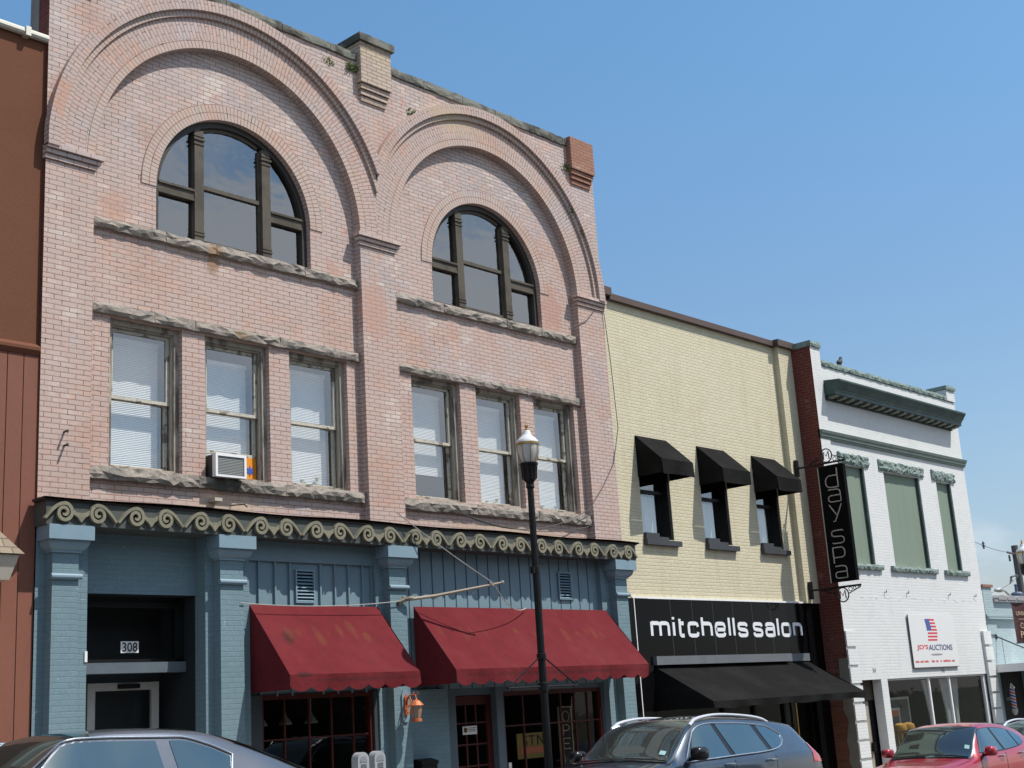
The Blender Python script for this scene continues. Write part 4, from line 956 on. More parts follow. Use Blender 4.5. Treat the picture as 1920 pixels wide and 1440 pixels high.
weed(18.52, 14.95, 9.25, 22, .10, 'weed on the right arch moulding below the orange corner block', 5)
weed(18.77, 14.93, 8.85, 18, .09, 'lower weed on the right arch moulding', 6)

# ------------------------------------------------------------------ street lamps, meters
def street_lamp(x, y, label, bar=True):
    g = gz(x) + .135
    t = thing('street_lamp', label, 'street lamp', (x, y, g), 'black street lamps with white globes')
    z = g + 1.69 - 1.69   # g is pavement level
    o = (x, y, 0)
    base = g
    pr = [(.20, base), (.20, base + .12), (.16, base + .18), (.14, base + .55), (.09, base + .75), (.06, base + .85)]
    MB().lathe(o, [(r, zz) for r, zz in pr], 16).build('base', 'iron', t)
    top = base + 4.87
    m_ = MB()
    n = 24
    prof = [(.058, base + .85), (.047, top - .02)]
    rings = []
    for r, zz in prof: rings.append([(x + (r * (1 if k % 2 else .90)) * math.cos(2 * math.pi * k / n), y + (r * (1 if k % 2 else .90)) * math.sin(2 * math.pi * k / n), zz) for k in range(n)])
    for k in range(n): m_.poly([rings[0][k], rings[0][(k + 1) % n], rings[1][(k + 1) % n], rings[1][k]])
    m_.build('shaft', 'iron', t)
    hd = MB().lathe(o, [(.047, top - .03), (.066, top), (.06, top + .02), (.058, top + .06), (.085, top + .10), (.105, top + .115), (.118, top + .30), (.13, top + .315), (.138, top + .33), (.138, top + .355), (.10, top + .36)], 24)
    for k in range(12):
        a = 2 * math.pi * k / 12; hd.tube([(x + .103 * math.cos(a), y + .103 * math.sin(a), top + .12), (x + .117 * math.cos(a), y + .117 * math.sin(a), top + .30)], .011, 5)
    hd.build('lamp_housing', 'iron', t, smooth=True)
    gb = MB().lathe(o, [(.095, top + .355), (.125, top + .42), (.155, top + .52), (.163, top + .60), (.163, top + .63)], 24)
    gb.build('lamp_globe', 'globe', t, smooth=True)
    cp = MB().lathe(o, [(.168, top + .655), (.165, top + .68), (.14, top + .72), (.085, top + .765), (.066, top + .79), (.058, top + .83), (.05, top + .845), (.0, top + .85)], 24).build('lamp_cap', plain('prismatic_cap', (0.70, 0.71, 0.72), .18, var=.2, coat=.8), t, smooth=True)
    bd = MB().lathe(o, [(.165, top + .625), (.176, top + .627), (.176, top + .66), (.167, top + .66)], 28)
    for k in range(8):
        a = 2 * math.pi * k / 8 + .2
        bd.tube([(x + r * math.cos(a), y + r * math.sin(a), top + zz) for r, zz in ((.10, .355), (.135, .42), (.164, .52), (.172, .63))], .006, 5)
    bd.box(x + .15, x + .20, y - .05, y + .02, top + .60, top + .69)
    bd.build('brass_cage', 'brass', t)
    fb = MB().lathe(o, [(.02, top + .85), (.035, top + .862), (.015, top + .88), (.022, top + .90), (.006, top + .92), (.002, top + .97)], 10)
    fb.tube([(x - .035, y, top + .925), (x + .035, y, top + .915)], .007, 5); fb.tube([(x, y - .035, top + .92), (x, y + .035, top + .92)], .007, 5)
    fb.build('finial', 'brass', t)
    if bar:
        zb = base + 2.0
        m_ = MB().tube([(x - .74, y, zb), (x + .74, y, zb)], .02, 8)
        for sg in (-1, 1): m_.tube([(x + sg * .70, y, zb + .02), (x + sg * .05, y, zb + .41)], .012, 6); m_.tube([(x + sg * .66, y, zb - .02), (x + sg * .66, y, zb - .06)], .008, 5)
        m_.lathe((x, y, 0), [(.055, zb - .06), (.075, zb - .05), (.075, zb + .05), (.055, zb + .06)], 14); m_.lathe((x, y, 0), [(.055, zb + .38), (.07, zb + .385), (.07, zb + .46), (.055, zb + .465)], 14)
        m_.build('banner_arm', 'iron', t)
        m_ = MB().box(x - .085, x - .045, y - .03, y + .03, zb + 1.6, zb + 1.70); m_.lathe((x, y, 0), [(.05, zb + 1.6), (.058, zb + 1.605), (.058, zb + 1.70), (.05, zb + 1.705)], 12); m_.build('clamp', 'iron', t)
    return t
street_lamp(14.31, 12.75, 'tall black street lamp with brass caged globe before the red awning')
street_lamp(32.25, 12.75, 'distant black street lamp cut off at the right edge beside a maroon banner')
g = gz(10.97) + .135
pm = thing('parking_meter', 'grey twin-headed parking meter behind the silver car', 'parking meter', (10.97, 12.70, g))
m_ = MB().tube([(10.97, 12.70, g), (10.97, 12.70, -.72)], .03, 10); m_.tube([(10.83, 12.70, -.70), (11.11, 12.70, -.70)], .025, 8); m_.lathe((10.97, 12.70, g), [(.08, 0), (.08, .03), (.035, .05)], 12)
m_.build('post', 'greymetal', pm)
for x in (10.833, 11.10):
    prof = []
    for i in range(13):
        a = math.pi * i / 12; prof.append((x + .088 * math.cos(a), -.44 + .088 * math.sin(a) * 1.0))
    prof = [(x + .078, -.68), (x + .088, -.60)] + prof + [(x - .088, -.60), (x - .078, -.68)]
    m_ = MB(); m_.prism(prof, 'y', 12.64, 12.76)
    h = m_.build('meter_head', 'greymetal', pm)
    pr2 = [(x + .055 * math.cos(math.pi * i / 10), -.45 + .055 * math.sin(math.pi * i / 10)) for i in range(11)]
    MB().prism(pr2 + [(x - .055, -.47), (x + .055, -.47)], 'y', 12.634, 12.639).build('meter_window', plain('meter_lens', (0.30, 0.31, 0.32), .3, .2) if 'meter_lens' not in bpy.data.materials else bpy.data.materials['meter_lens'], h)
    m_ = MB().box(x - .04, x + .04, 12.630, 12.639, -.60, -.49)
    m_.lathe((x, 12.632, -.545), [(.0, 0), (.02, .001)], 10); m_.build('coin_plate', 'chrome', h)

# ------------------------------------------------------------------ cream building
CY = 15.30
B2 = thing('cream_building', 'cream painted brick building with three black hooded windows and salon front', 'building', (22.9, CY, gz(22.9)))
CW = [(20.36, 21.35), (22.43, 23.40), (24.49, 25.42)]
CZ0, CZ1 = 3.10, 5.05
mb = MB().wall(19.26, 26.48, 1.93, 7.92, CY, [(a, b, CZ0, CZ1) for a, b in CW])
for a, b in CW: mb.reveal(a, b, CZ0, CZ1, CY, CY + .12)
mb.poly([(19.3, CY, 7.92), (26.48, CY, 7.92), (26.48, CY + .35, 7.92), (19.3, CY + .35, 7.92)])
mb.build('wall', 'cream', B2)
mb = MB().box(25.90, 26.478, CY - .13, CY - .001, 1.93, 7.86); mb.build('corner_pilaster', 'cream', B2)
mb = MB().box(19.30, 19.72, CY - .05, CY - .001, 1.93, 7.92); mb.build('corner_pilaster', 'cream', B2)
mb = MB().box(19.80, 25.82, CY - .10, CY + .4, 7.80, 7.925); mb.box(25.80, 26.53, CY - .22, CY + .4, 7.80, 7.95); mb.box(19.25, 19.80, CY - .15, CY + .4, 7.86, 8.02)
mb.build('parapet_coping', 'browncap', B2)
MB().box(19.30, 26.47, CY + .36, 32, 6.6, 6.7).build('flat_roof', 'roofing', B2)
for i, (a, b) in enumerate(CW):
    m_ = MB(); y0, y1 = CY + .13, CY + .22; zm = 4.05
    for q in ((a, a + .06, CZ0, CZ1), (b - .06, b, CZ0, CZ1), (a + .06, b - .06, CZ0, CZ0 + .05), (a + .06, b - .06, CZ1 - .06, CZ1), (a + .06, b - .06, zm - .03, zm + .03)): m_.box(q[0], q[1], y0, y1, q[2], q[3])
    m_.box(b - .06, b + .0, CY + .02, y0, CZ0, CZ1)
    wn = m_.build('window', 'blkpaint', B2)
    p = MB(); p.poly([(a + .06, y1 - .03, CZ0), (b - .06, y1 - .03, CZ0), (b - .06, y1 - .03, CZ1), (a + .06, y1 - .03, CZ1)]); p.build('pane', 'glass', wn)
    c_ = MB()
    for (u0, u1, nn) in ((a + .08, b - .10, 40),):
        cur = [(u0 + (u1 - u0) * k / nn, y1 + .10 + .022 * math.sin(k * 1.15 + i) + .01 * math.sin(k * .5)) for k in range(nn + 1)]
        for k in range(nn): c_.poly([(cur[k][0], cur[k][1], CZ0 + .03), (cur[k + 1][0], cur[k + 1][1], CZ0 + .03), (cur[k + 1][0], cur[k + 1][1], zm - .05), (cur[k][0], cur[k][1], zm - .05)])
    c_.build('curtain', 'blind', wn)
    r_ = MB(); r_.reveal(a, b, CZ0, CZ1, y1, y1 + .8); r_.poly([(a, y1 + .8, CZ0), (b, y1 + .8, CZ0), (b, y1 + .8, CZ1), (a, y1 + .8, CZ1)]); r_.build('room_interior', 'room', wn)
    m_ = MB().box(a - .02, b + .12, CY - .10, CY + .10, CZ0 - .13, CZ0 - .03); m_.box(a + .0, a + .42, CY - .07, CY + .12, CZ0 - .03, CZ0 + .10); m_.box(a + .42, a + .75, CY - .05, CY + .12, CZ0 - .03, CZ0 + .04)
    m_.build('window_box', plain('charcoal_sill_%d' % i, (0.045, 0.048, 0.055), .6, var=.4), wn)
    canopy_awning('window_awning', ['leftmost of three black window awnings on the cream wall', 'middle of three black window awnings on the cream wall', 'rightmost of three black window awnings, nearest the blade sign'][i], 'black window awnings', a - .02, b + .02, CY, 5.12, .60, 4.56, 4.27, 'awnblk', sag=.02, wob=.01, flap=.012, seed=20 + i)
# salon front
SX0, SX1 = 19.76, 26.50
for (a, b) in ((SX0, 20.20), (25.90, SX1 - .022), (19.32, SX0 - .02)): MB().box(a, b, CY - .085, CY - .001, -2.6, 1.93).build('side_pier', 'blkgloss', B2)
mb = MB()
for x in (SX0 - .012, SX1 - .018): mb.box(x, x + .02, CY - .097, CY - .086, -2.6, 1.935)
mb.box(SX0, SX1, CY - .06, CY - .002, 1.93, 1.965)
mb.build('edge_trim', 'whitepaint', B2)
mb = MB(); mb.box(20.22, 25.93, CY - .05, CY + .2, .85, 1.93)
sg_ = mb.build('shop_fascia', 'blkgloss', B2); sg_['label'] = 'glossy black tiled fascia with white salon lettering'
mb = MB()
for k in range(1, 8): x = 20.22 + (25.93 - 20.22) * k / 8; mb.box(x - .006, x + .006, CY - .0525, CY - .05, .86, 1.92)
mb.build('tile_joints', plain('dark_joint', (0.05, 0.05, 0.05), .5), sg_)
arch_ = [(.72, 1), (.93, .93), (1, .75), (1, 0)]
bowl = [(1, .72), (.95, .93), (.75, 1), (.25, 1), (.05, .93), (0, .75), (0, .25), (.05, .07), (.25, 0), (.75, 0), (.95, .07)]
GL = {'m': (1.6, [[(0, 0), (0, 1.1)], [(0, 1), (.36, 1), (.47, .93), (.5, .75), (.5, 0)], [(.5, .8), (.53, .95), (.6, 1), (.86, 1), (.97, .93), (1, .75), (1, 0)]]), 'i': (.22, [[(.5, 0), (.5, 1.08)], [(.5, 1.3), (.5, 1.5)]]), 'l': (.22, [[(.5, 0), (.5, 1.5)]]),
      't': (.62, [[(.22, 1.36), (.22, .25), (.28, .06), (.42, 0), (1, 0)], [(0, 1), (1, 1)]]), 'c': (1, [bowl + [(1, .28)]]), 'h': (1, [[(0, 0), (0, 1.5)], [(0, 1)] + arch_]), 'n': (1, [[(0, 0), (0, 1.1)], [(0, 1)] + arch_]),
      'e': (1, [[(0, .5), (1, .5), (1, .75), (.95, .93), (.75, 1), (.25, 1), (.05, .93), (0, .75), (0, .25), (.05, .07), (.25, 0), (.75, 0), (.95, .07), (1, .24)]]),
      's': (1, [[(1, .78), (.95, .94), (.78, 1), (.22, 1), (.04, .93), (0, .77), (.04, .6), (.22, .53), (.78, .48), (.96, .4), (1, .23), (.96, .07), (.78, 0), (.22, 0), (.05, .07), (0, .24)]]),
      'a': (1, [[(.03, .78), (.08, .94), (.25, 1), (.75, 1), (.95, .93), (1, .75), (1, -.08)], [(1, .58), (.25, .58), (.05, .5), (0, .3), (.05, .07), (.25, 0), (1, 0)]]), 'o': (1, [bowl + [(1, .25), (1, .74)]])}
txt_ = 'mitchells salon'; tot = sum((GL[c][0] if c != ' ' else .5) for c in txt_) + .24 * (len(txt_) - 2); sc_ = 5.54 / tot; ux = 20.25; kk = 0
for ch in txt_:
    if ch == ' ': ux += .26 * sc_; continue
    wd_, pp = GL[ch]; W_ = wd_ * sc_; hs = .036; mb = MB()
    for p in pp:
        ribbon(mb, [((ux + W_ / 2 if wd_ < .3 else ux + hs + (W_ - 2 * hs) * a), 1.205 + .032 + (.30 - .064) * b) for a, b in p], .074, CY - .058 - .0013 * (kk % 4), CY - .051); kk += 1
    mb.build('sign_letter', 'text_w', sg_); ux += W_ + .24 * sc_
mb = MB().box(20.22, 24.95, CY - .16, CY - .05, .69, .85); mb.box(24.95, 25.93, CY - .06, CY - .05, .69, .85); mb.build('fascia_ledge', plain('grey_ledge', (0.13, 0.14, 0.15), .6, var=.4), sg_)
mb = MB()
for q in ((20.22, 20.30, -2.5, .69), (22.5, 22.58, -2.5, .69), (23.6, 23.68, -2.5, .69), (24.75, 24.83, -2.5, .69), (25.85, 25.93, -2.5, .69)): mb.box(q[0], q[1], CY + .02, CY + .12, q[2], q[3])
mb.box(20.22, 25.93, CY + .02, CY + .12, -2.6, -2.0)
sf = mb.build('salon_front', 'blkpaint', B2)
MB().box(25.17, 25.21, CY - .01, CY + .02, -2.0, .4).build('door_edge', 'brass', sf)
p = MB(); p.poly([(20.22, CY + .07, -2.1), (25.93, CY + .07, -2.1), (25.93, CY + .07, .69), (20.22, CY + .07, .69)]); p.build('pane', 'shopglass', sf)
r_ = MB(); r_.reveal(20.22, 25.93, -2.6, .9, CY + .13, CY + 4); r_.poly([(20.22, CY + 4, -2.6), (25.93, CY + 4, -2.6), (25.93, CY + 4, .9), (20.22, CY + 4, .9)]); r_.build('room_interior', 'roomd', sf)
canopy_awning('salon_awning', 'wide flat black canvas awning below the white salon lettering', None, 20.28, 25.87, CY - .02, .68, 1.28, -.03, -.16, 'awnblk', sag=.05, wob=.02, seams=(.5,), flap=.025, seed=31)

# ------------------------------------------------------------------ blade sign
BX = 26.07
bs = thing('blade_sign', 'tall black vertical day spa sign hung on iron scroll brackets', 'sign', (BX, CY, 2.2))
MB().box(BX - .06, BX + .06, 13.955, 14.565, 2.31, 4.85).build('sign_panel', 'blkmatte', bs)
MB().box(BX - .064, BX - .056, 14.562, 14.585, 2.30, 4.86).build('edge_strip', 'text_steel', bs)
for (z, sg) in ((4.94, 1), (2.20, -1)):
    m_ = MB().tube([(BX, 15.16, z), (BX, 13.90, z)], .022, 8)
    m_.box(BX - .05, BX + .05, 15.10, 15.17, z - .19, z + .19)
    if sg == 1: m_.box(BX - .07, BX + .07, 13.95, 14.57, 4.85, 4.875)
    cy_, cz_ = 14.36, z + sg * .17
    ci = [(BX, cy_ + .14 * math.cos(2 * math.pi * k / 24), cz_ + .15 * math.sin(2 * math.pi * k / 24)) for k in range(24)]
    m_.tube(ci, .014, 6, closed=True)
    mm = [(-.07, -.09), (-.06, .09), (0, -.02), (.06, .09), (.07, -.09)]
    m_.tube([(BX, cy_ - a, cz_ + b) for a, b in mm], .014, 5)
    for dy, e in ((-1, 1), (1, 1)):
        y0 = cy_ + dy * .14; y1 = cy_ + dy * .44
        m_.tube([(BX, y0, z + sg * .16), (BX, y1, z + sg * .04)], .011, 5)
        for q in range(3):
            yy = y0 + dy * (.06 + q * .10); rr = .045 - q * .012
            m_.tube([(BX, yy + rr * math.cos(2 * math.pi * k / 10), z + sg * (.02 + rr) + rr * math.sin(2 * math.pi * k / 10)) for k in range(10)], .008, 4, closed=True)
        m_.tube([(BX, y1, z), (BX, y1, z + sg * .05)], .012, 5)
    m_.build('iron_bracket', 'iron', bs)
# letters drawn as tubes on the face turned to the viewer (u to the right = -y)
def strokes(paths, yc, z0, wd, ht):
    m_ = MB(); x = BX - .072
    for p in paths: m_.tube([(x, yc - (a - .5) * wd, z0 + b * ht) for a, b in p], .0135, 6)
    return m_
d_ = [[(1, 1), (1, 0)], [(1, .62), (.3, .62), (.06, .5), (0, .36), (0, .24), (.06, .1), (.3, 0), (1, 0)]]
a_ = [[(.05, 1), (.75, 1), (.95, .9), (1, .75), (1, 0), (.2, 0), (.03, .1), (0, .25), (.03, .42), (.2, .52), (1, .52)]]
y_ = [[(0, 1), (.5, .38)], [(1, 1), (.36, 0), (.2, 0)]]
s_ = [[(1, .95), (.85, 1), (.2, 1), (.03, .9), (0, .78), (.03, .62), (.2, .54), (.8, .5), (.97, .4), (1, .25), (.97, .1), (.8, 0), (.1, 0), (0, .06)]]
p_ = [[(0, 0), (0, 1)], [(0, 1), (.75, 1), (.95, .9), (1, .76), (1, .58), (.95, .44), (.75, .36), (0, .36)]]
for k, (gl, yc, z0, wd, ht) in enumerate(((d_, 14.26, 4.37, .30, .42), (a_, 14.235, 4.05, .30, .27), (y_, 14.24, 3.62, .30, .37), (s_, 14.27, 3.14, .29, .28), (p_, 14.29, 2.71, .28, .32 + .02), (a_, 14.29, 2.385, .28, .26))):
    o = strokes(gl, yc, z0, wd, ht).build('sign_letter', 'text_steel', bs)

# ------------------------------------------------------------------ white building
WY = 14.71; X0, X1 = 26.48, 34.05
B3 = thing('white_building', 'white painted brick building with dark green cornice and boarded upper windows', 'building', (30.2, WY, gz(30.2)))
WW = [(27.37, 28.42, 2.80, 5.10), (29.39, 31.27, 2.80, 5.10), (32.22, 33.08, 2.80, 5.10)]
mb = MB().wall(X0 + .012, X1, .21, 7.40, WY, WW)
for a, b, c, d in WW: mb.reveal(a, b, c, d, WY, WY + .10)
mb.box(X0 + .012, X0 + .44, WY - .04, WY - .001, -2.9, 7.40, 'b')
mb.box(X0 + .012, X0 + .44, WY - .04, WY + .5, 7.40, 7.80); mb.box(X1 - .50, X1, WY - .04, WY + .5, 7.42, 7.72)
mb.poly([(X1, WY, -3.5), (X1, 30, -3.5), (X1, 30, 6.6), (X1, WY, 6.6)]); mb.poly([(X1, WY, 6.6), (X1, WY + .5, 6.6), (X1, WY + .5, 7.4), (X1, WY, 7.4)])
mb.poly([(X0, WY + .4, 7.4), (X1, WY + .4, 7.4), (X1, WY + .4, 6.4), (X0, WY + .4, 6.4)])
mb.wall(27.96, 28.26, -2.9, .21, WY); mb.reveal(27.96, 28.26, -2.9, .21, WY, WY + .22, 'td')
mb.wall(X1 - .45, X1, -3, .21, WY); mb.wall(X0 + .012, 26.95, -3, .21, WY)
mb.reveal(26.95, 27.96, -2.9, .21, WY, WY + .36, 'rdt')
mb.build('wall', 'white', B3)
mb = MB()
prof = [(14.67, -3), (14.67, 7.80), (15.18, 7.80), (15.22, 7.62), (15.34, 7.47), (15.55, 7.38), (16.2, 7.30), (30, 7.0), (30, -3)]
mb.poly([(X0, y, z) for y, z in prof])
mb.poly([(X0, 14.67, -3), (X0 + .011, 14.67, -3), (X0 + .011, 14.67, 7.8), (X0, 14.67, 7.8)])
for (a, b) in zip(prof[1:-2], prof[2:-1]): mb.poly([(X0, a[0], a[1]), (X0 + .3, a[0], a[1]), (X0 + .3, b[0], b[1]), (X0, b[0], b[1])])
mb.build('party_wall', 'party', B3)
m_ = MB(); r = random.Random(5)
pts = [(14.672, -3), (14.672, .78), (14.80, .72)]
zz = .7; edge = []
while zz > -3: edge.append((14.86 + r.uniform(-.05, .06), zz)); zz -= .22
edge.append((14.86, -3))
for (a, b) in zip(edge[:-1], edge[1:]): m_.poly([(X0 - .006, 14.672, a[1]), (X0 - .006, a[0], a[1]), (X0 - .006, b[0], b[1]), (X0 - .006, 14.672, b[1])])
m_.build('cement_patch', plain('grey_cement', (0.20, 0.185, 0.15), .9, var=.6, sc=4), B3)
MB().box(X0 + .3, X1 - .01, WY + .41, 30, 6.3, 6.4).build('flat_roof', 'roofing', B3)
mb = MB(); x = X0 + .44
while x < X1 - .5: e = min(X1 - .5, x + rng.uniform(.7, 1.0)); mb.rock(x, e - .01, WY - .05, WY + .42, 7.41, 7.535, rng, .018, .07); x = e
cpo = mb.build('coping', 'greenstone', B3)
mb = MB().rock(X0 - .02, X0 + .47, WY - .09, WY + .52, 7.80, 7.92, rng, .012, .07); mb.box(X0 - .03, X0 + .0, WY - .06, WY + .52, 7.805, 7.90); mb.build('pier_cap', 'greenstone', B3); MB().rock(X1 - .54, X1 + .03, WY - .09, WY + .5, 7.72, 7.83, rng, .012, .07).build('pier_cap', 'greenstone', B3)
# cornice
CX0, CX1 = 26.93, 33.62
def cprof(e): return [(WY - .04, 6.66), (WY - .30, 6.66), (WY - .30, 6.735), (WY - .325, 6.75), (WY - .325, 6.785), (WY - .36, 6.80), (WY - .40, 6.87), (WY - .46, 6.945), (WY - .46, 6.985), (WY - .04, 7.03)]
mb = MB().prism(cprof(0), 'x', CX0, CX1)
cn = mb.build('cornice', 'greenp', B3)
mb = MB().box(CX0 + .05, CX1 - .05, WY - .06, WY - .002, 6.575, 6.66); mb.build('cornice_frieze', plain('cornice_shade', (0.03, 0.05, 0.045), .7), cn)
for k in range(18):
    x = CX0 + .07 + (CX1 - CX0 - .30) * k / 17
    MB().prism([(WY - .06, 6.60), (WY - .12, 6.595), (WY - .27, 6.62), (WY - .28, 6.655), (WY - .06, 6.655)], 'x', x, x + .15).build('bracket', plain('bracket_paint', (0.17, 0.18, 0.145), .6) if k == 0 else bpy.data.materials['bracket_paint'], cn)
mb = MB().prism([(WY - .001, 5.62), (WY - .05, 5.62), (WY - .05, 5.66), (WY - .08, 5.67), (WY - .08, 5.72), (WY - .11, 5.74), (WY - .13, 5.80), (WY - .001, 5.83)], 'x', X0 + .0, X1 - .0); mb.build('string_course', 'greenband', B3)
for i, ((a, b, c, d), (l0, l1), (s0, s1)) in enumerate(zip(WW, ((27.22, 28.66), (29.16, 31.52), (31.99, 33.30)), ((27.2, 28.68), (29.14, 31.52), (31.98, 33.34)))):
    m_ = MB(); 
    m_.poly([(a, WY + .095, c), (b, WY + .095, c), (b, WY + .095, d), (a, WY + .095, d)])
    wn = m_.build('boarded_window', 'board', B3)
    for q in ((a, a + .04, c, d), (b - .04, b, c, d)): MB().box(q[0], q[1], WY + .03, WY + .09, q[2], q[3]).build('window_frame', 'greenp', wn)
    MB().rock(l0, l1, WY - .06, WY + .1, 5.12, 5.375, rng, .03, .06).build('lintel', 'greenstone', wn)
    MB().rock(s0, s1, WY - .09, WY + .1, 2.685, 2.80, rng, .02, .06).build('sill', 'greenstone', wn)
# quoins
for (a, b, z_) in ((X0 + .012, X0 + .44, 1.31), (X1 - .45, X1, 1.31)):
    z = z_; k = 0; mb = MB()
    while z > -2.9:
        mb.box(a + .001, b + (.03 if a < 30 else -.002), WY - .075, WY - (.041 if a < 30 else .001), z - .365, z - .03); z -= .395
    mb.build('quoins', 'white', B3)
mb = MB(); x = 28.1
for x in (28.66, 29.77, 32.02, 33.53): mb.tube([(x, WY, 2.18), (x, WY - .05, 2.17), (x, WY - .06, 2.22)], .012, 5)
mb.build('hooks', 'darkgrey', B3)
mb = MB()
for k in range(46):
    a = 27.2 + k * .14; 
    if rng.random() < .45: mb.rock(a, a + .13, WY - .006, WY, 2.02 + rng.uniform(-.02, .04), 2.0 + rng.uniform(.06, .09), rng, .004, .06)
mb.build('old_canopy_scar', 'white', B3)
# storefront
m_ = MB()
for x, w_ in ((28.26, .06), (30.40, .06), (31.50, .06), (33.47, .125)): m_.box(x, x + w_, WY + .05, WY + .12, -2.9, .21)
m_.box(28.26, 33.6, WY + .05, WY + .12, -2.9, -2.2); m_.box(28.26, 33.6, WY + .06, WY + .12, .17, .21)
sfw = m_.build('shop_window', 'whitepaint', B3)
p = MB(); p.poly([(28.32, WY + .09, -2.2), (33.47, WY + .09, -2.2), (33.47, WY + .09, .17), (28.32, WY + .09, .17)]); p.build('pane', 'shopglass', sfw)
r_ = MB(); r_.reveal(28.26, 33.6, -2.6, .21, WY + .13, WY + 4, ''); r_.poly([(28.26, WY + 4, -2.6), (33.6, WY + 4, -2.6), (33.6, WY + 4, .21), (28.26, WY + 4, .21)]); r_.build('room_interior', plain('dim_room', (0.016, 0.018, 0.016), .9, var=.4), sfw)
for (xa, xb, xg) in ((30.80, 31.30, 31.22), (31.75, 32.20, 32.12), (32.45, 32.85, 32.50)):
    c_ = MB(); n = 26
    for k in range(n):
        def cu(k, v):
            u = k / n; x = xa + (xb - xa) * u; x = x + (xg - x) * (1 - abs(v - .45) / .55 if abs(v - .45) < .55 else 0) * .75
            return (x, WY + .45 + .03 * math.sin(k * 1.3), .15 - 2.2 * v)
        for j in range(8): c_.poly([cu(k, j / 8), cu(k + 1, j / 8), cu(k + 1, (j + 1) / 8), cu(k, (j + 1) / 8)])
    c_.build('curtain', 'curtain', sfw)
dr = MB().box(26.97, 27.80, WY + .30, WY + .34, -2.6, -.25).build('shop_door', plain('tan_door', (0.33, 0.29, 0.24), .6, var=.3), B3)
MB().box(27.805, 28.20, WY + .27, WY + .35, -2.6, -.24).build('door_jamb', 'blkpaint', dr)
MB().box(26.955, 28.20, WY + .26, WY + .36, -.235, .215).build('door_transom', plain('brown_transom', (0.09, 0.07, 0.045), .6), dr)
MB().box(27.70, 27.77, WY + .22, WY + .30, -1.35, -1.15).build('handle', 'blkpaint', dr)
mb = MB()
text(mb, '314', lambda u, v: (27.62 + .14 * u, WY - .004, .36 + .10 * v), bold=.01).build('house_number', 'darkgrey', B3); mb = MB(); text(mb, '316', lambda u, v: (31.05 + .16 * u, WY - .004, .29 + .10 * v), bold=.01)
mb.build('house_number', 'darkgrey', B3)
# things inside the shop window
for (x, lab) in ((29.58, 'mustard topped stool nearest the white post in the shop window'), (29.98, 'mustard topped stool right of its twin in the shop window')):
    t = thing('bar_stool', lab, 'stool', (x, WY + .55, -2.55), 'mustard stools in the shop window')
    MB().lathe((x, WY + .55, -.98), [(.0, 0), (.17, 0), (.19, .05), (.17, .13), (.08, .17), (0, .175)], 16).build('seat', 'terracotta', t, smooth=True)
    for k in range(4):
        a = math.pi / 4 + k * math.pi / 2; MB().tube([(x + .12 * math.cos(a), WY + .55 + .12 * math.sin(a), -.99), (x + .2 * math.cos(a), WY + .55 + .2 * math.sin(a), -2.55)], .016, 6).build('leg', 'terracotta', t)
for (x0, x1, z0, z1, y, lab, fm) in ((29.72, 30.95, -1.6, -.22, WY + .90, 'large pale picture frame standing in the shop window', 'whiteframe'), (29.60, 30.12, -1.4, -.46, WY + .75, 'smaller red topped picture frame before the large one', 'whiteframe')):
    t = thing('picture_frame', lab, 'picture frame', ((x0 + x1) / 2, y, z0))
    m_ = MB(); w_ = .06
    for q in ((x0, x0 + w_, z0, z1), (x1 - w_, x1, z0, z1), (x0 + w_, x1 - w_, z1 - w_, z1), (x0 + w_, x1 - w_, z0, z0 + w_)): m_.box(q[0], q[1], y, y + .03, q[2], q[3])
    m_.build('frame', fm, t)
    MB().box(x0 + w_, x1 - w_, y + .012, y + .02, z0 + w_, z1 - w_).build('picture', plain('dark_picture', (0.07, 0.075, 0.075), .4, var=.6), t)
    if x1 < 30.3: MB().box(x0 + w_, x1 - w_, y + .006, y + .011, z1 - .2, z1 - w_).build('red_strip', 'coralred', t)
# auction sign
sn = thing('shop_sign', 'white vinyl sign with flag and red and navy auction lettering', 'sign', (30.78, WY - .03, .43))
SXa, SXb, SZa, SZb, SYf = 29.57, 31.98, .43, 1.67, WY - .05
MB().box(SXa, SXb, SYf, WY - .025, SZa, SZb).build('panel', 'signwhite', sn)
m_ = MB().box(SXa - .008, SXa - .001, SYf - .003, WY - .026, SZa - .01, SZb); m_.box(SXa, SXb, SYf - .003, WY - .026, SZa - .012, SZa - .001); m_.build('panel_edge', 'darkgrey', sn)
def SP(u, v, e=.003): return (SXa + (SXb - SXa) * u, SYf - e, SZa + (SZb - SZa) * v)
# measured on the photograph's sign: u across, v up
def flagedge(v, side):  # wavy flag outline
    t_ = (v - .50) / .42
    return (.36 + .045 * math.sin(t_ * 3.0 + .4) * .5 if side == 0 else .565 + .03 * math.sin(t_ * 3.4 + .2))
fl = MB(); fr_ = MB(); fb_ = MB()
for k in range(13):
    v0, v1 = .50 + .42 * k / 13, .50 + .42 * (k + 1) / 13
    if k % 2 == 0:
        for j in range(3):
            a, b = v0 + (v1 - v0) * j / 3, v0 + (v1 - v0) * (j + 1) / 3
            fr_.poly([SP(flagedge(a, 0) + (.085 if k > 5 else 0), a), SP(flagedge(a, 1), a), SP(flagedge(b, 1), b), SP(flagedge(b, 0) + (.085 if k > 5 else 0), b)])
for j in range(10):
    a, b = .694 + .226 * j / 10, .694 + .226 * (j + 1) / 10
    fb_.poly([SP(flagedge(a, 0) - .01, a, .0035), SP(flagedge(a, 0) + .088, a, .0035), SP(flagedge(b, 0) + .088, b, .0035), SP(flagedge(b, 0) - .01, b, .0035)])
fr_.build('flag_stripes', 'text_red', sn); fb_.build('flag_canton', 'flagblue', sn)
m_ = MB(); text(m_, "JD'S", lambda u, v: SP(.105 + .245 * u, .315 + .11 * v), bold=.02); m_.build('red_lettering', 'text_red', sn)
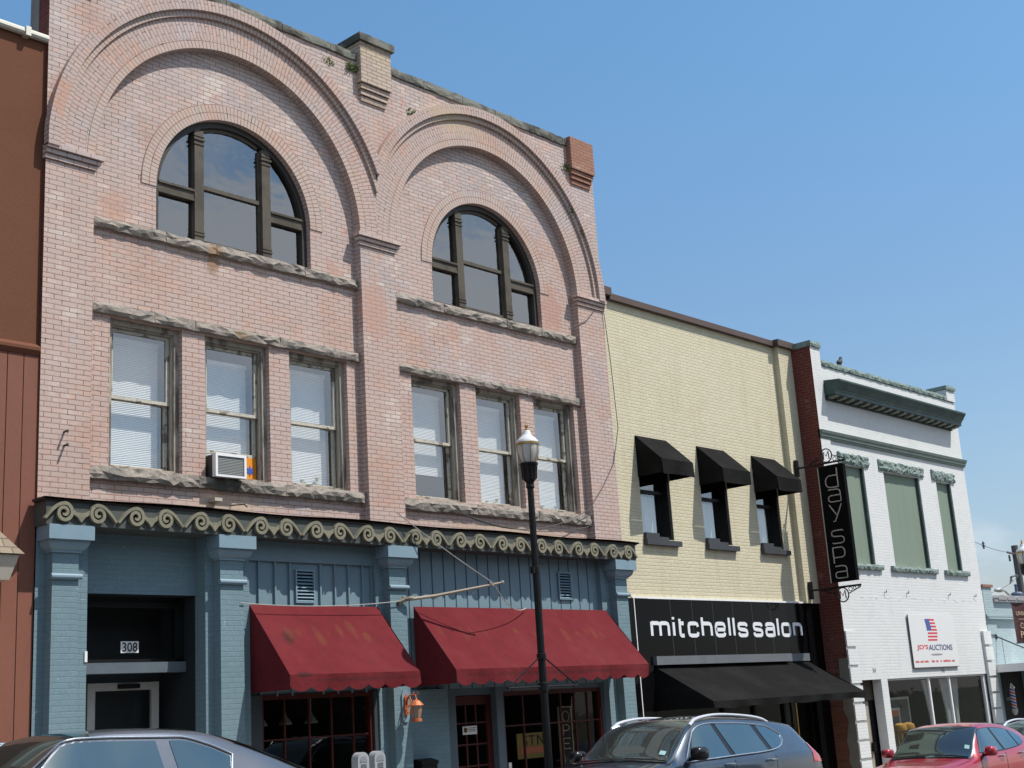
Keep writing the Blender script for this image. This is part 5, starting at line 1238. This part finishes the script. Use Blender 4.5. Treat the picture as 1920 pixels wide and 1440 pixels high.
m_ = MB(); text(m_, 'AUCTIONS', lambda u, v: SP(.36 + .53 * u, .315 + .11 * v), bold=.015); m_.build('navy_lettering', 'text_navy', sn)
m_ = MB(); n = 24
m_.poly([SP(.52 + .13 * math.cos(2 * math.pi * k / n), .235 + .018 * math.sin(2 * math.pi * k / n)) for k in range(n)]); m_.build('printed_shadow', 'greyshadow', sn)
m_ = MB(); r = random.Random(3); u = .04
while u < .9:
    w_ = r.uniform(.008, .02); 
    if r.random() < .82: m_.poly([SP(u, .088), SP(u + w_, .088), SP(u + w_, .088 + r.uniform(.03, .045)), SP(u, .088 + r.uniform(.03, .045))])
    u += w_ + .006
m_.build('small_print', 'text_red', sn)
bd = thing('pigeon', 'dark pigeon perched on the green stone coping of the white building', 'bird', (27.98, WY + .05, 7.53))
m_ = MB().ball((27.98, WY + .05, 7.64), .066, 12, (1.5, .9, .95)); m_.ball((28.07, WY + .05, 7.76), .042, 10); m_.tube([(27.99 + .03, WY + .05, 7.66), (28.065, WY + .05, 7.75)], [.06, .035], 10); m_.poly([(27.90, WY + .02, 7.64), (27.90, WY + .08, 7.64), (27.76, WY + .08, 7.60), (27.76, WY + .02, 7.60)]); m_.tube([(28.10, WY + .05, 7.76), (28.135, WY + .05, 7.75)], [.012, .003], 6)
m_.tube([(27.97, WY + .03, 7.58), (27.97, WY + .03, 7.53)], .008, 4); m_.tube([(27.99, WY + .07, 7.58), (27.99, WY + .07, 7.53)], .008, 4)
m_.build('body', 'bird', bd)

# ------------------------------------------------------------------ brown building at the left
B0 = thing('brown_building', 'brown stucco building with pale metal roof edge, cut by left frame', 'building', (4, 15.05, gz(4)))
mb = MB().wall(-8, 7.785, 4.72, 9.05, 15.06); mb.poly([(-8, 15.06, 9.05), (7.785, 15.06, 9.05), (7.785, 30, 9.05), (-8, 30, 9.05)]); mb.poly([(-8, 15.06, -1.5), (-8, 30, -1.5), (-8, 30, 9.05), (-8, 15.06, 9.05)]); mb.build('wall', 'stucco', B0)
mb = MB().prism([(15.058, 4.70), (15.02, 4.70), (14.98, 4.76), (14.98, 4.80), (15.058, 4.86)], 'x', -8, 7.78); mb.build('belt_course', 'stucco', B0)
mb = MB(); x = 7.796
while x > -8: mb.box(x - .205, x - .006, 15.03, 15.06, -1.6, 4.70); x -= .211
mb.build('board_siding', plain('brown_boards', (0.20, 0.078, 0.05), .85, var=.4, sc=1.5, stretch=(1, 1, .3)), B0)
mb = MB().tube([(-8, 15.02, 9.09), (7.785, 15.02, 9.09)], .055, 10); mb.box(-8, 7.785, 15.0, 15.3, 9.05, 9.075); mb.box(7.45, 7.52, 14.95, 15.08, 9.02, 9.15); mb.build('roof_edge', 'metalcap', B0)
lb = thing('shingled_hood', 'shingle roofed beige box sign hanging on the brown wall', 'hood', (6.6, 14.6, 1.75))
z0, z1, z2 = 1.83, 2.12, 2.44
m_ = MB()
a = [(5.9, 14.38, z1), (7.335, 14.38, z1), (7.335, 15.03, z1), (5.9, 15.03, z1)]; b = [(6.1, 14.62, z2), (7.10, 14.62, z2), (7.10, 15.03, z2), (6.1, 15.03, z2)]
for i in (0, 1, 3): m_.poly([a[i], a[(i + 1) % 4], b[(i + 1) % 4], b[i]], None)
m_.poly(a[::-1]); m_.build('shingle_roof', 'shingle', lb)
m_ = MB(); a = [(5.95, 14.42, z1 - .01), (7.29, 14.42, z1 - .01), (7.29, 15.03, z1 - .01), (5.95, 15.03, z1 - .01)]; b = [(6.02, 14.50, z0), (7.215, 14.50, z0), (7.215, 15.03, z0), (6.02, 15.03, z0)]
for i in range(4): m_.poly([b[i], b[(i + 1) % 4], a[(i + 1) % 4], a[i]])
m_.poly(b); m_.build('panel', 'beige', lb)
m_ = MB().box(6.0, 7.09, 14.66, 15.03, z2 - .02, z2 + .08); m_.build('ridge_cap', plain('orange_clay', (0.42, 0.17, 0.10), .8), lb)

# ------------------------------------------------------------------ far right
B4 = thing('pale_blue_shop', 'low pale blue brick shop beyond the white building', 'building', (38, 14.75, gz(38)))
mb = MB().wall(34.06, 46, .25, 2.10, 14.75); mb.box(34.06, 34.63, 14.70, 15.1, 1.2, 2.43); mb.wall(34.06, 34.4, -4, .25, 14.75); mb.poly([(34.06, 14.75, 2.1), (46, 14.75, 2.1), (46, 15.1, 2.1), (34.06, 15.1, 2.1)]); mb.box(34.62, 46, 14.9, 28, 1.2, 1.3)
mb.build('wall', 'paleblue', B4)
MB().box(34.04, 34.68, 14.66, 15.15, 2.43, 2.50).build('pier_cap', plain('rust_cap', (0.25, 0.12, 0.09), .8), B4)
mb = MB(); mb.box(34.65, 46, 14.66, 14.95, 2.06, 2.11)
for k in range(15):
    x = 34.9 + k * .62
    n = 8
    for i in range(n):
        a, b = math.pi * i / n, math.pi * (i + 1) / n
        mb.poly([(x + .26 - .28 * math.cos(a), 14.64, 2.11 + .13 * math.sin(a)), (x + .26 - .28 * math.cos(b), 14.64, 2.11 + .13 * math.sin(b)), (x + .26 - .28 * math.cos(b), 15.2, 2.16 + .13 * math.sin(b)), (x + .26 - .28 * math.cos(a), 15.2, 2.16 + .13 * math.sin(a))])
        mb.poly([(x + .26, 14.64, 2.11), (x + .26 - .28 * math.cos(a), 14.64, 2.11 + .13 * math.sin(a)), (x + .26 - .28 * math.cos(b), 14.64, 2.11 + .13 * math.sin(b))])
mb.build('roof_tiles', 'tile', B4)
mb = MB().box(34.06, 46, 14.62, 14.749, 1.60, 1.64); mb.box(34.06, 46, 14.66, 14.749, 1.66, 1.72); mb.build('string_course', 'paleblue', B4)
mb = MB().box(34.10, 44, 13.2, 14.74, .30, .38); mb.box(34.10, 44, 13.18, 13.2, .22, .42); mb.box(34.08, 34.10, 13.18, 14.74, .22, .42); mb.build('canopy', 'whitepaint', B4)
m_ = MB()
for x in (34.6, 37.6, 40.6): m_.tube([(x, 14.74, 1.15), (x, 13.3, .42)], .018, 6); m_.box(x - .04, x + .04, 14.72, 14.75, 1.08, 1.2)
m_.tube([(34.6, 14.6, 1.12), (34.6, 14.6, .40)], .006, 5)
m_.build('canopy_rods', 'darkgrey', B4)
m_ = MB().box(34.4, 44, 15.0, 15.05, -3.6, .3); m_.build('shopfront', 'roomd', B4)
m_ = MB().box(34.4, 34.5, 14.75, 15.0, -4, .25); m_.box(36.5, 36.6, 14.76, 15.0, -4, .25); m_.build('shopfront_frame', 'bluep', B4)
bp = thing('barber_pole', 'red white and blue striped barber pole under the white canopy', 'barber pole', (34.75, 14.6, -.95))
m_, nt_ = newmat('barber_stripes')
uvn = N(nt_, 'SeparateXYZ', {0: N(nt_, 'TexCoord').outputs['UV']})
fr = math_(nt_, 'FRACT', math_(nt_, 'ADD', uvn.outputs[0], math_(nt_, 'MULTIPLY', uvn.outputs[1], 5.0)))
c = mixc(nt_, math_(nt_, 'GREATER_THAN', fr, .25), (.55, .03, .03), (.5, .5, .48)); c = mixc(nt_, math_(nt_, 'GREATER_THAN', fr, .5), c, (.03, .06, .35)); c = mixc(nt_, math_(nt_, 'GREATER_THAN', fr, .75), c, (.5, .5, .48))
finish(nt_, c, .2)
q = MB(); n = 20
for k in range(n):
    a, b = 2 * math.pi * k / n, 2 * math.pi * (k + 1) / n
    q.poly([(34.75 + .065 * math.cos(a), 14.6 + .065 * math.sin(a), -.72), (34.75 + .065 * math.cos(b), 14.6 + .065 * math.sin(b), -.72), (34.75 + .065 * math.cos(b), 14.6 + .065 * math.sin(b), -.20), (34.75 + .065 * math.cos(a), 14.6 + .065 * math.sin(a), -.20)], [(k / n, 0), ((k + 1) / n, 0), ((k + 1) / n, .65), (k / n, .65)])
q.build('striped_cylinder', m_, bp)
MB().lathe((34.75, 14.6, -.20), [(.08, 0), (.08, .04), (.045, .06), (.05, .09), (.0, .14)], 16).build('top_cap', 'chrome', bp); MB().lathe((34.75, 14.6, -.95), [(.0, 0.06), (.05, .09), (.08, .17), (.08, .23)], 16).build('bottom_cap', 'whitegrey', bp)
MB().box(34.70, 34.80, 14.6, 14.76, -.5, -.42).build('wall_bracket', 'chrome', bp)
bn = thing('street_banner', 'maroon street banner with tan lettering at the right edge', 'banner', (31.6, 12.75, .8))
m_ = MB(); m_.grid(lambda u, v: (31.05 + .80 * u, 12.75 + .03 * math.sin(u * 4), .84 + .92 * v + .02 * u), 10, 6); m_.build('cloth', 'bannerm', bn, smooth=True)
m_ = MB().tube([(31.03, 12.75, 1.77), (32.25, 12.75, 1.79)], .014, 6); m_.tube([(31.03, 12.75, .84), (32.25, 12.75, .86)], .014, 6); m_.build('banner_rods', 'iron', bn)
m_ = MB(); text(m_, 'UNIV', lambda u, v: (31.20 + .5 * u, 12.725, 1.48 + .10 * v)); text(m_, 'CC', lambda u, v: (31.35 + .35 * u, 12.725, 1.18 + .13 * v)); text(m_, 'PR', lambda u, v: (31.30 + .40 * u, 12.725, .96 + .15 * v))
m_.box(31.28, 31.75, 12.722, 12.726, 1.39, 1.40); m_.build('banner_lettering', 'text_tan', bn)
PX, PY = 59.8, 24.0
up = thing('utility_pole', 'dark utility pole with transformers rising behind the pale blue shop', 'utility pole', (PX, PY, gz(PX)))
MB().tube([(PX, PY, gz(PX) - .3), (PX, PY, 5.95)], [.19, .15], 10).build('pole', 'polewood', up)
m_ = MB().tube([(PX, PY, 5.55), (PX - .9, PY, 5.6)], .05, 6); m_.lathe((PX - .75, PY, 5.2), [(.03, 0), (.06, .06), (.035, .12), (.06, .18), (.03, .3)], 8); m_.tube([(PX - .1, PY, 4.6), (PX - .9, PY, 4.5), (PX - 1.1, PY, 4.2)], .04, 5); m_.lathe((PX - .9, PY, 4.3), [(.06, 0), (.03, .1), (.07, .2)], 8)
m_.build('crossarm', 'polewood', up)
MB().lathe((PX - .55, PY, 3.0), [(.0, 0), (.28, .02), (.28, .75), (.2, .82), (.07, .85), (.06, 1.1), (.09, 1.15), (.0, 1.2)], 14).build('transformer', plain('blue_grey_steel', (0.10, 0.13, 0.18), .5, .3), up)
m_ = MB().tube([(PX, PY, 3.05), (PX - .9, PY, 3.45), (PX - 1.8, PY, 3.85), (PX - 2.1, PY, 3.9)], .05, 6); la = m_.build('lamp_arm', 'greymetal', up)
MB().ball((PX - 2.45, PY, 3.88), .22, 12, (1.7, .8, .5)).build('lamp_head', 'greymetal', la)
cable('power_line', 'upper pair of power lines running from the utility pole', sagged((PX, PY, 5.6), (46, 20.2, 5.1), .12), .011)
cable('power_line', 'power line sagging below the upper pair past the street light', sagged((PX, PY, 4.6), (44, 19.2, 2.9), .2), .011)
tag(MB().lathe((50.2, 21.35, 5.02), [(.015, 0), (.06, .03), (.02, .07), (.08, .12), (.02, .17), (.06, .2), (.015, .3)], 8).build('line_insulator', 'darkgrey'), 'small dark insulator cluster on the far power line', 'insulator')

# ------------------------------------------------------------------ parked cars
def mono(xs, ys):
    n = len(xs); d = [(ys[i + 1] - ys[i]) / (xs[i + 1] - xs[i]) for i in range(n - 1)]
    m = [d[0]] + [0 if d[i - 1] * d[i] <= 0 else 2 * d[i - 1] * d[i] / (d[i - 1] + d[i]) for i in range(1, n - 1)] + [d[-1]]
    def f(x):
        x = min(max(x, xs[0]), xs[-1]); i = 0
        while i < n - 2 and x > xs[i + 1]: i += 1
        h = xs[i + 1] - xs[i]; t = (x - xs[i]) / h
        return (2 * t ** 3 - 3 * t * t + 1) * ys[i] + (t ** 3 - 2 * t * t + t) * h * m[i] + (-2 * t ** 3 + 3 * t * t) * ys[i + 1] + (t ** 3 - t * t) * h * m[i + 1]
    return f
def car(name, label, X0, Yc, L, st, paint, dlo_lo, dlo_hi, panes, ws, bl, rails=None, mirror=None, trim=True, belt_seams=(), tail=None, handle=None, sticker=None, pillar='blkplastic', inset=.012, group='cars parked along the far kerb'):
    t = thing(name, label, 'car', (X0 + L / 2, Yc, gz(X0 + L / 2) + .003), group)
    t.rotation_euler = (0, math.atan(.046), 0)
    LOC[t.name] = Vector((0, 0, 0))
    h = L / 2
    F = [mono([s[0] for s in st], [s[k] for s in st]) for k in range(1, 6)]
    def sec(x):
        w_, zb, wr, zr, zc = [f(x) for f in F]
        sh = w_ - .03
        return [(w_ - .12, .24), (w_ - .02, .34), (w_, .62), (w_ - .008, zb - .12 if zb > .8 else .64 + (zb - .64) * .5), (sh, zb - .012), (sh - .012, zb),
                (sh + (wr - sh) * .36, zb + (zr - zb) * .36), (sh + (wr - sh) * .70, zb + (zr - zb) * .70), (wr + .012, zr - .015), (wr - .02, zr + (zc - zr) * .18), (wr * .72, zr + (zc - zr) * .58), (wr * .38, zr + (zc - zr) * .90), (0, zc)]
    NX = 90; xs = [L * i / NX for i in range(NX + 1)]
    S = [sec(x) for x in xs]
    m_ = MB(); K = len(S[0])
    for i in range(NX):
        for sg in (-1, 1):
            for k in range(K - 1):
                q = [(xs[i] - h, sg * S[i][k][0], S[i][k][1]), (xs[i + 1] - h, sg * S[i + 1][k][0], S[i + 1][k][1]), (xs[i + 1] - h, sg * S[i + 1][k + 1][0], S[i + 1][k + 1][1]), (xs[i] - h, sg * S[i][k + 1][0], S[i][k + 1][1])]
                m_.poly(q)
    for i, sgn in ((0, 1), (NX, -1)):
        p = [(xs[i] - h, a, b) for a, b in S[i]] + [(xs[i] - h, -a, b) for a, b in S[i][::-1][1:]]
        m_.poly(p)
    m_.build('body', paint, t, smooth=True, weld=True)
    def side(x, z, e, sg):
        w_, zb, wr, zr, zc = [f(x) for f in F]; sh = w_ - .03
        P0 = [(sh - .012, zb), (wr + .012, zr - .015)]
        k = (z - P0[0][1]) / max(.05, P0[1][1] - P0[0][1])
        return (x - h, sg * (P0[0][0] + (P0[1][0] - P0[0][0]) * k + e), z + e * .3)
    lo = mono([p[0] for p in dlo_lo], [p[1] for p in dlo_lo]); hi = mono([p[0] for p in dlo_hi], [p[1] for p in dlo_hi])
    for sg in (-1, 1):
        def patch(mb, xlb, xlt, xrb, xrt, e, inset=0.0):
            def P(u, v):
                x = (xlb + (xlt - xlb) * v) * (1 - u) + (xrb + (xrt - xrb) * v) * u
                return side(x, (lo(x) + inset) * (1 - v) + (hi(x) - inset) * v, e, sg)
            mb.grid(P, 22, 6)
        a, b = panes[0], panes[-1]
        m_ = MB(); patch(m_, a[0], a[1], b[2], b[3], .006); m_.build('window_pillars', pillar, t)
        for pn in panes:
            m_ = MB(); patch(m_, *pn, .011, inset); m_.build('side_window', 'carglass', t, smooth=True)
        if trim:
            n = 26
            lo_pts = [side(a[0] + (b[2] - a[0]) * i / n, lo(a[0] + (b[2] - a[0]) * i / n), .012, sg) for i in range(n + 1)]
            hi_pts = [side(b[3] + (a[1] - b[3]) * i / n, hi(b[3] + (a[1] - b[3]) * i / n), .012, sg) for i in range(n + 1)]
            MB().tube(lo_pts + hi_pts, .011, 6, closed=True).build('window_trim', 'chrome', t, smooth=True)
    def top(x, f, e):
        s = sec(x)[8:]; n = len(s) - 1; a = (1 - abs(f)) * n; k = min(n - 1, int(a)); u = a - k
        return (x - h, math.copysign(s[k][0] + (s[k + 1][0] - s[k][0]) * u, f) if f else 0, s[k][1] + (s[k + 1][1] - s[k][1]) * u + e)
    for nm, (xa, xb), s_ in (('windscreen', ws, -1), ('rear_window', bl, 1)):
        m_ = MB(); e = .008
        def P(u, v):
            f = -1 + 2 * u; f *= (.93 if nm == 'windscreen' else .74); x = xa + (xb - xa) * v
            bow = .10 * (1 - f * f) * (1 - v) if nm == 'windscreen' else 0
            p = top(x - bow * .6, f, e); return (p[0] + s_ * e * .8, p[1], p[2])
        m_.grid(P, 26, 12); o = m_.build(nm, 'carscreen', t, smooth=True)
        m_ = MB()
        def P2(u, v):
            f = (-1 + 2 * u) * (.985 if nm == 'windscreen' else .79); x = xa - .03 + (xb - xa + .05) * v; bow = .10 * (1 - f * f) * (1 - v) if nm == 'windscreen' else 0
            p = top(x - bow * .6, f, e * .5); return (p[0] + s_ * e * .4, p[1], p[2])
        m_.grid(P2, 26, 12); m_.build('seal', 'blkplastic', o, smooth=True)
        if nm == 'windscreen':
            for (f0, f1) in ((-.75, -.1), (.05, .7)):
                m_ = MB(); m_.tube([Vector(top(xa + .015 - .06 * (1 - (f0 + (f1 - f0) * i / 6) ** 2), f0 + (f1 - f0) * i / 6, .022 + .012 * i / 6)) for i in range(7)], .008, 5); m_.build('wiper', 'blkplastic', t)
            if sticker:
                m_ = MB(); x, f = sticker
                m_.poly([Vector(top(x, f, .0)) + Vector((-.012, 0, .012)), Vector(top(x, f + .12, .0)) + Vector((-.012, 0, .012)), Vector(top(x + .06, f + .12, .0)) + Vector((-.012, 0, .012)), Vector(top(x + .06, f, .0)) + Vector((-.012, 0, .012))])
                m_.build('sticker', 'sticker', o)
    for x in (L * .19, L * .78):
        for sg in (-1, 1):
            w_ = F[0](x)
            m_ = MB(); R0 = .33; n = 26
            prof = [(w_ - .22, .20), (w_ - .20, R0 - .02), (w_ - .16, R0), (w_ - .05, R0), (w_ + .002, R0 - .03), (w_ + .004, .22)]
            for k in range(n):
                a, b = 2 * math.pi * k / n, 2 * math.pi * (k + 1) / n
                for (y0, r0), (y1, r1) in zip(prof[:-1], prof[1:]):
                    m_.poly([(x - h + r0 * math.cos(a), sg * y0, .33 + r0 * math.sin(a)), (x - h + r0 * math.cos(b), sg * y0, .33 + r0 * math.sin(b)), (x - h + r1 * math.cos(b), sg * y1, .33 + r1 * math.sin(b)), (x - h + r1 * math.cos(a), sg * y1, .33 + r1 * math.sin(a))])
            wh = m_.build('wheel', 'tyre', t, smooth=True)
            m_ = MB()
            m_.poly([(x - h + .215 * math.cos(2 * math.pi * k / n), sg * (w_ - .01), .33 + .215 * math.sin(2 * math.pi * k / n)) for k in range(n)]); m_.build('rim', 'greymetal', wh)
            m_ = MB()
            for k in range(13):
                a, b = math.pi * k / 13 , math.pi * (k + 1) / 13
                m_.poly([(x - h + q * math.cos(c), sg * (w_ + .0015), .33 + q * math.sin(c)) for q, c in ((.335, a), (.39, a), (.39, b), (.335, b))])
            m_.build('wheel_arch', 'blkplastic', t)
    if rails:
        for sg in (-1, 1):
            xa, xb = rails; n = 16; m_ = MB(); pts = []; ra = []
            for i in range(n + 1):
                u = i / n; x = xa + (xb - xa) * u; w_, zb, wr, zr, zc = [f(x) for f in F]
                lift = .06 * min(1, math.sin(math.pi * u) ** .45 if 0 < u < 1 else 0)
                pts.append((x - h, sg * (wr - .02), zr + .006 + lift)); ra.append(.026 - .008 * math.sin(math.pi * u))
            m_.tube(pts, ra, 8)
            m_.build('roof_rail', plain('silver_rail', (.72, .72, .74), .3, .4, var=.1) if 'silver_rail' not in bpy.data.materials else bpy.data.materials['silver_rail'], t, smooth=True)
    if mirror:
        mx, mz, mm = mirror
        for sg in (-1, 1):
            w_ = F[0](mx); m_ = MB().ball((mx - h, sg * (w_ + .10), mz), .115, 16, (1.15, .8, .74), .6)
            o = m_.build('door_mirror', mm, t, smooth=True)
            MB().tube([(mx - h, sg * (w_ - .05), mz - .06), (mx - h, sg * (w_ + .06), mz - .05)], .03, 6).build('mirror_stalk', 'blkplastic', o)
    if tail:
        for sg in (-1, 1):
            m_ = MB(); xa, xb, za, zb_ = tail
            def P(u, v):
                x = xa + (xb - xa) * u * (1 - .55 * v) ; x = x if v < 1 else x
                z = za + (zb_ - za) * v
                s = sec(x + .0); 
                # find width at height z
                wv = s[2][0]
                for (p, q) in zip(s[2:9], s[3:10]):
                    if p[1] <= z <= q[1] and q[1] > p[1]: wv = p[0] + (q[0] - p[0]) * (z - p[1]) / (q[1] - p[1])
                return (x - h + .004, sg * (wv + .006), z)
            m_.grid(P, 8, 8); m_.build('tail_light', 'tail', t, smooth=True)
    if handle:
        for hx, hz in handle:
            for sg in (-1, 1):
                w_ = F[0](hx); MB().tube([(hx - .10 - h, sg * (w_ - .005), hz), (hx - .06 - h, sg * (w_ + .03), hz + .005), (hx + .06 - h, sg * (w_ + .03), hz + .005), (hx + .10 - h, sg * (w_ - .005), hz)], .014, 6).build('door_handle', 'chrome', t)
    if belt_seams:
        m_ = MB()
        for sx_ in belt_seams:
            for sg in (-1, 1):
                pts = []
                for i in range(9):
                    z = .35 + (F[1](sx_) - .02 - .35) * i / 8; s = sec(sx_)
                    wv = s[2][0]
                    for (p, q) in zip(s[1:6], s[2:7]):
                        if p[1] <= z <= q[1] and q[1] > p[1]: wv = p[0] + (q[0] - p[0]) * (z - p[1]) / (q[1] - p[1])
                    pts.append((sx_ - h, sg * (wv + .001), z))
                m_.tube(pts, .004, 4)
        m_.build('door_seam', 'blkplastic', t)
    return t
SED = [(0, .55, .55, .45, .58, .60), (.15, .75, .66, .60, .70, .74), (.6, .84, .78, .68, .82, .87), (1.0, .86, .88, .72, .90, .96), (1.2, .865, .93, .77, .95, 1.0), (1.55, .87, .95, .70, 1.19, 1.25), (1.95, .87, .96, .63, 1.435, 1.465), (2.25, .87, .965, .60, 1.475, 1.515), (2.75, .87, .97, .60, 1.48, 1.535), (3.15, .87, .98, .60, 1.455, 1.525), (3.55, .87, .985, .62, 1.35, 1.465), (3.95, .865, .99, .66, 1.21, 1.36), (4.35, .85, .985, .68, 1.07, 1.23), (4.65, .83, .97, .66, 1.01, 1.12), (4.95, .78, .90, .6, .92, .99), (5.05, .68, .78, .5, .8, .85)]
car('sedan', 'silver blue sedan with swept back rear window, parked leftmost', 3.9, 11.17, 5.05, SED, 'car_silver',
    [(1.15, .985), (2.0, .99), (2.8, 1.0), (3.30, 1.04), (3.46, 1.15)], [(1.2, 1.02), (1.43, 1.20), (1.65, 1.355), (1.9, 1.425), (2.3, 1.435), (2.9, 1.435), (3.2, 1.37), (3.46, 1.27)],
    [(1.22, 1.75, 2.72, 2.66), (2.86, 2.80, 3.38, 3.45)], (1.28, 2.02), (3.55, 4.4), pillar='car_silver', inset=.032, mirror=(1.38, 1.02, 'car_silver'), trim=True, belt_seams=(1.2, 2.8), tail=None, handle=((2.6, .88),))
SUV = [(0, .6, .6, .5, .65, .68), (.15, .82, .78, .66, .84, .88), (.5, .90, .90, .74, .95, 1.0), (.80, .915, .98, .78, 1.0, 1.05), (1.0, .92, 1.0, .79, 1.04, 1.10), (1.25, .92, 1.02, .75, 1.20, 1.28), (1.6, .92, 1.05, .69, 1.465, 1.52), (1.85, .92, 1.06, .66, 1.555, 1.605), (2.4, .92, 1.08, .65, 1.59, 1.66), (3.2, .92, 1.11, .64, 1.575, 1.655), (3.8, .915, 1.15, .62, 1.535, 1.63), (4.25, .90, 1.16, .60, 1.49, 1.60), (4.42, .89, 1.15, .60, 1.40, 1.51), (4.6, .87, 1.08, .62, 1.2, 1.28), (4.72, .82, .95, .62, 1.05, 1.1), (4.77, .7, .8, .55, .85, .9)]
SUVA = dict(dlo_lo=[(1.2, 1.04), (1.6, 1.065), (2.4, 1.11), (3.25, 1.16), (3.55, 1.21), (3.76, 1.33)], dlo_hi=[(1.2, 1.08), (1.4, 1.24), (1.58, 1.40), (1.84, 1.505), (2.15, 1.535), (2.6, 1.535), (3.4, 1.50), (3.6, 1.44), (3.76, 1.36)],
            panes=[(1.26, 1.62, 2.28, 2.10), (2.40, 2.20, 3.22, 3.06), (3.33, 3.18, 3.70, 3.74)], ws=(1.0, 1.74), bl=(4.32, 4.62), rails=(1.68, 3.62), mirror=(1.36, 1.15, 'blkplastic'), belt_seams=(1.25, 2.35, 3.35), tail=(4.36, 4.76, .99, 1.26), handle=((2.2, 1.0), (3.2, 1.04)))
car('suv', 'dark slate blue sport utility vehicle with bright roof rails before the salon', 12.95, 11.23, 4.77, SUV, 'car_blue', sticker=(1.12, -.62), **SUVA)
RED = [(0, .6, .55, .5, .6, .63), (.15, .8, .7, .62, .76, .80), (.6, .86, .80, .70, .83, .87), (1.0, .875, .87, .74, .90, .94), (1.15, .88, .90, .75, .95, 1.01), (1.45, .88, .96, .70, 1.22, 1.29), (1.75, .88, 1.0, .65, 1.44, 1.48), (2.1, .88, 1.02, .62, 1.50, 1.545), (2.7, .88, 1.05, .61, 1.49, 1.56), (3.2, .88, 1.09, .60, 1.44, 1.53), (3.7, .87, 1.12, .60, 1.34, 1.46), (4.0, .85, 1.1, .62, 1.2, 1.3), (4.25, .82, .98, .62, 1.05, 1.1), (4.4, .72, .8, .55, .85, .9)]
car('hatchback', 'bright red hatchback parked rightmost before the white building', 21.55, 11.2, 4.4, RED, 'car_red',
    [(1.3, 1.0), (2.25, 1.04), (3.1, 1.12), (3.4, 1.2)], [(1.3, 1.08), (1.56, 1.36), (1.83, 1.435), (2.3, 1.45), (2.74, 1.435), (3.2, 1.36), (3.4, 1.28)],
    [(1.36, 1.62, 2.28, 2.12), (2.38, 2.20, 3.0, 2.9), (3.06, 2.96, 3.34, 3.38)], (1.10, 1.74), (3.75, 4.1), mirror=(1.46, 1.04, 'car_red'), trim=False, belt_seams=(1.3, 2.35), handle=((2.15, .95), (3.0, .99)), sticker=(1.28, -.70))
car('suv', 'grey vehicle with bright roof rail just showing behind the red hatchback', 26.45, 11.48, 4.77, SUV, 'car_silver', **SUVA)

# ------------------------------------------------------------------ far side of the street (it shows in the glass)
for (x0, x1, hh, mat, lab, sd) in ((-22, 3, 8.5, 'oppA', 'red brick row across the street, mirrored in left shop glass', 1), (3.2, 21, 10.0, 'oppB', 'tan stucco block across the street, mirrored in car windscreens', 2), (21.2, 46, 7.5, 'oppA', 'lower red brick row across the street, mirrored in the salon fascia', 3)):
    g = gz((x0 + x1) / 2); t = thing('opposite_building', lab, 'building', ((x0 + x1) / 2, -9, g))
    holes = []; x = x0 + 1.2
    while x < x1 - 2: holes.append((x, x + 1.2, g + 4.6, g + 6.4)); x += 2.6
    fl = []; x = x0 + .8
    while x < x1 - 4: fl.append((x, x + 3.2, g + .6, g + 2.9)); x += 4.2
    yb = -9.0
    m_ = MB()
    xs = holes + fl
    def wallp(y):
        # wall faces +y (towards the street)
        m_.wall(x0, x1, g - 2, g + hh, y, xs)
    wallp(yb); m_.poly([(x0, yb, g - 2), (x0, yb - 14, g - 2), (x0, yb - 14, g + hh), (x0, yb, g + hh)]); m_.poly([(x1, yb, g - 2), (x1, yb - 14, g - 2), (x1, yb - 14, g + hh), (x1, yb, g + hh)]); m_.poly([(x0, yb, g + hh), (x1, yb, g + hh), (x1, yb - 14, g + hh), (x0, yb - 14, g + hh)])
    m_.build('wall', mat, t)
    MB().box(x0, x1, yb, yb + .35, g + hh - .5, g + hh + .1).build('cornice', 'whitegrey', t)
    for hq in xs:
        m_ = MB(); m_.poly([(hq[0], yb - .15, hq[2]), (hq[1], yb - .15, hq[2]), (hq[1], yb - .15, hq[3]), (hq[0], yb - .15, hq[3])]); m_.reveal(*hq, yb - .15, yb); m_.build('window', 'roomd', t)
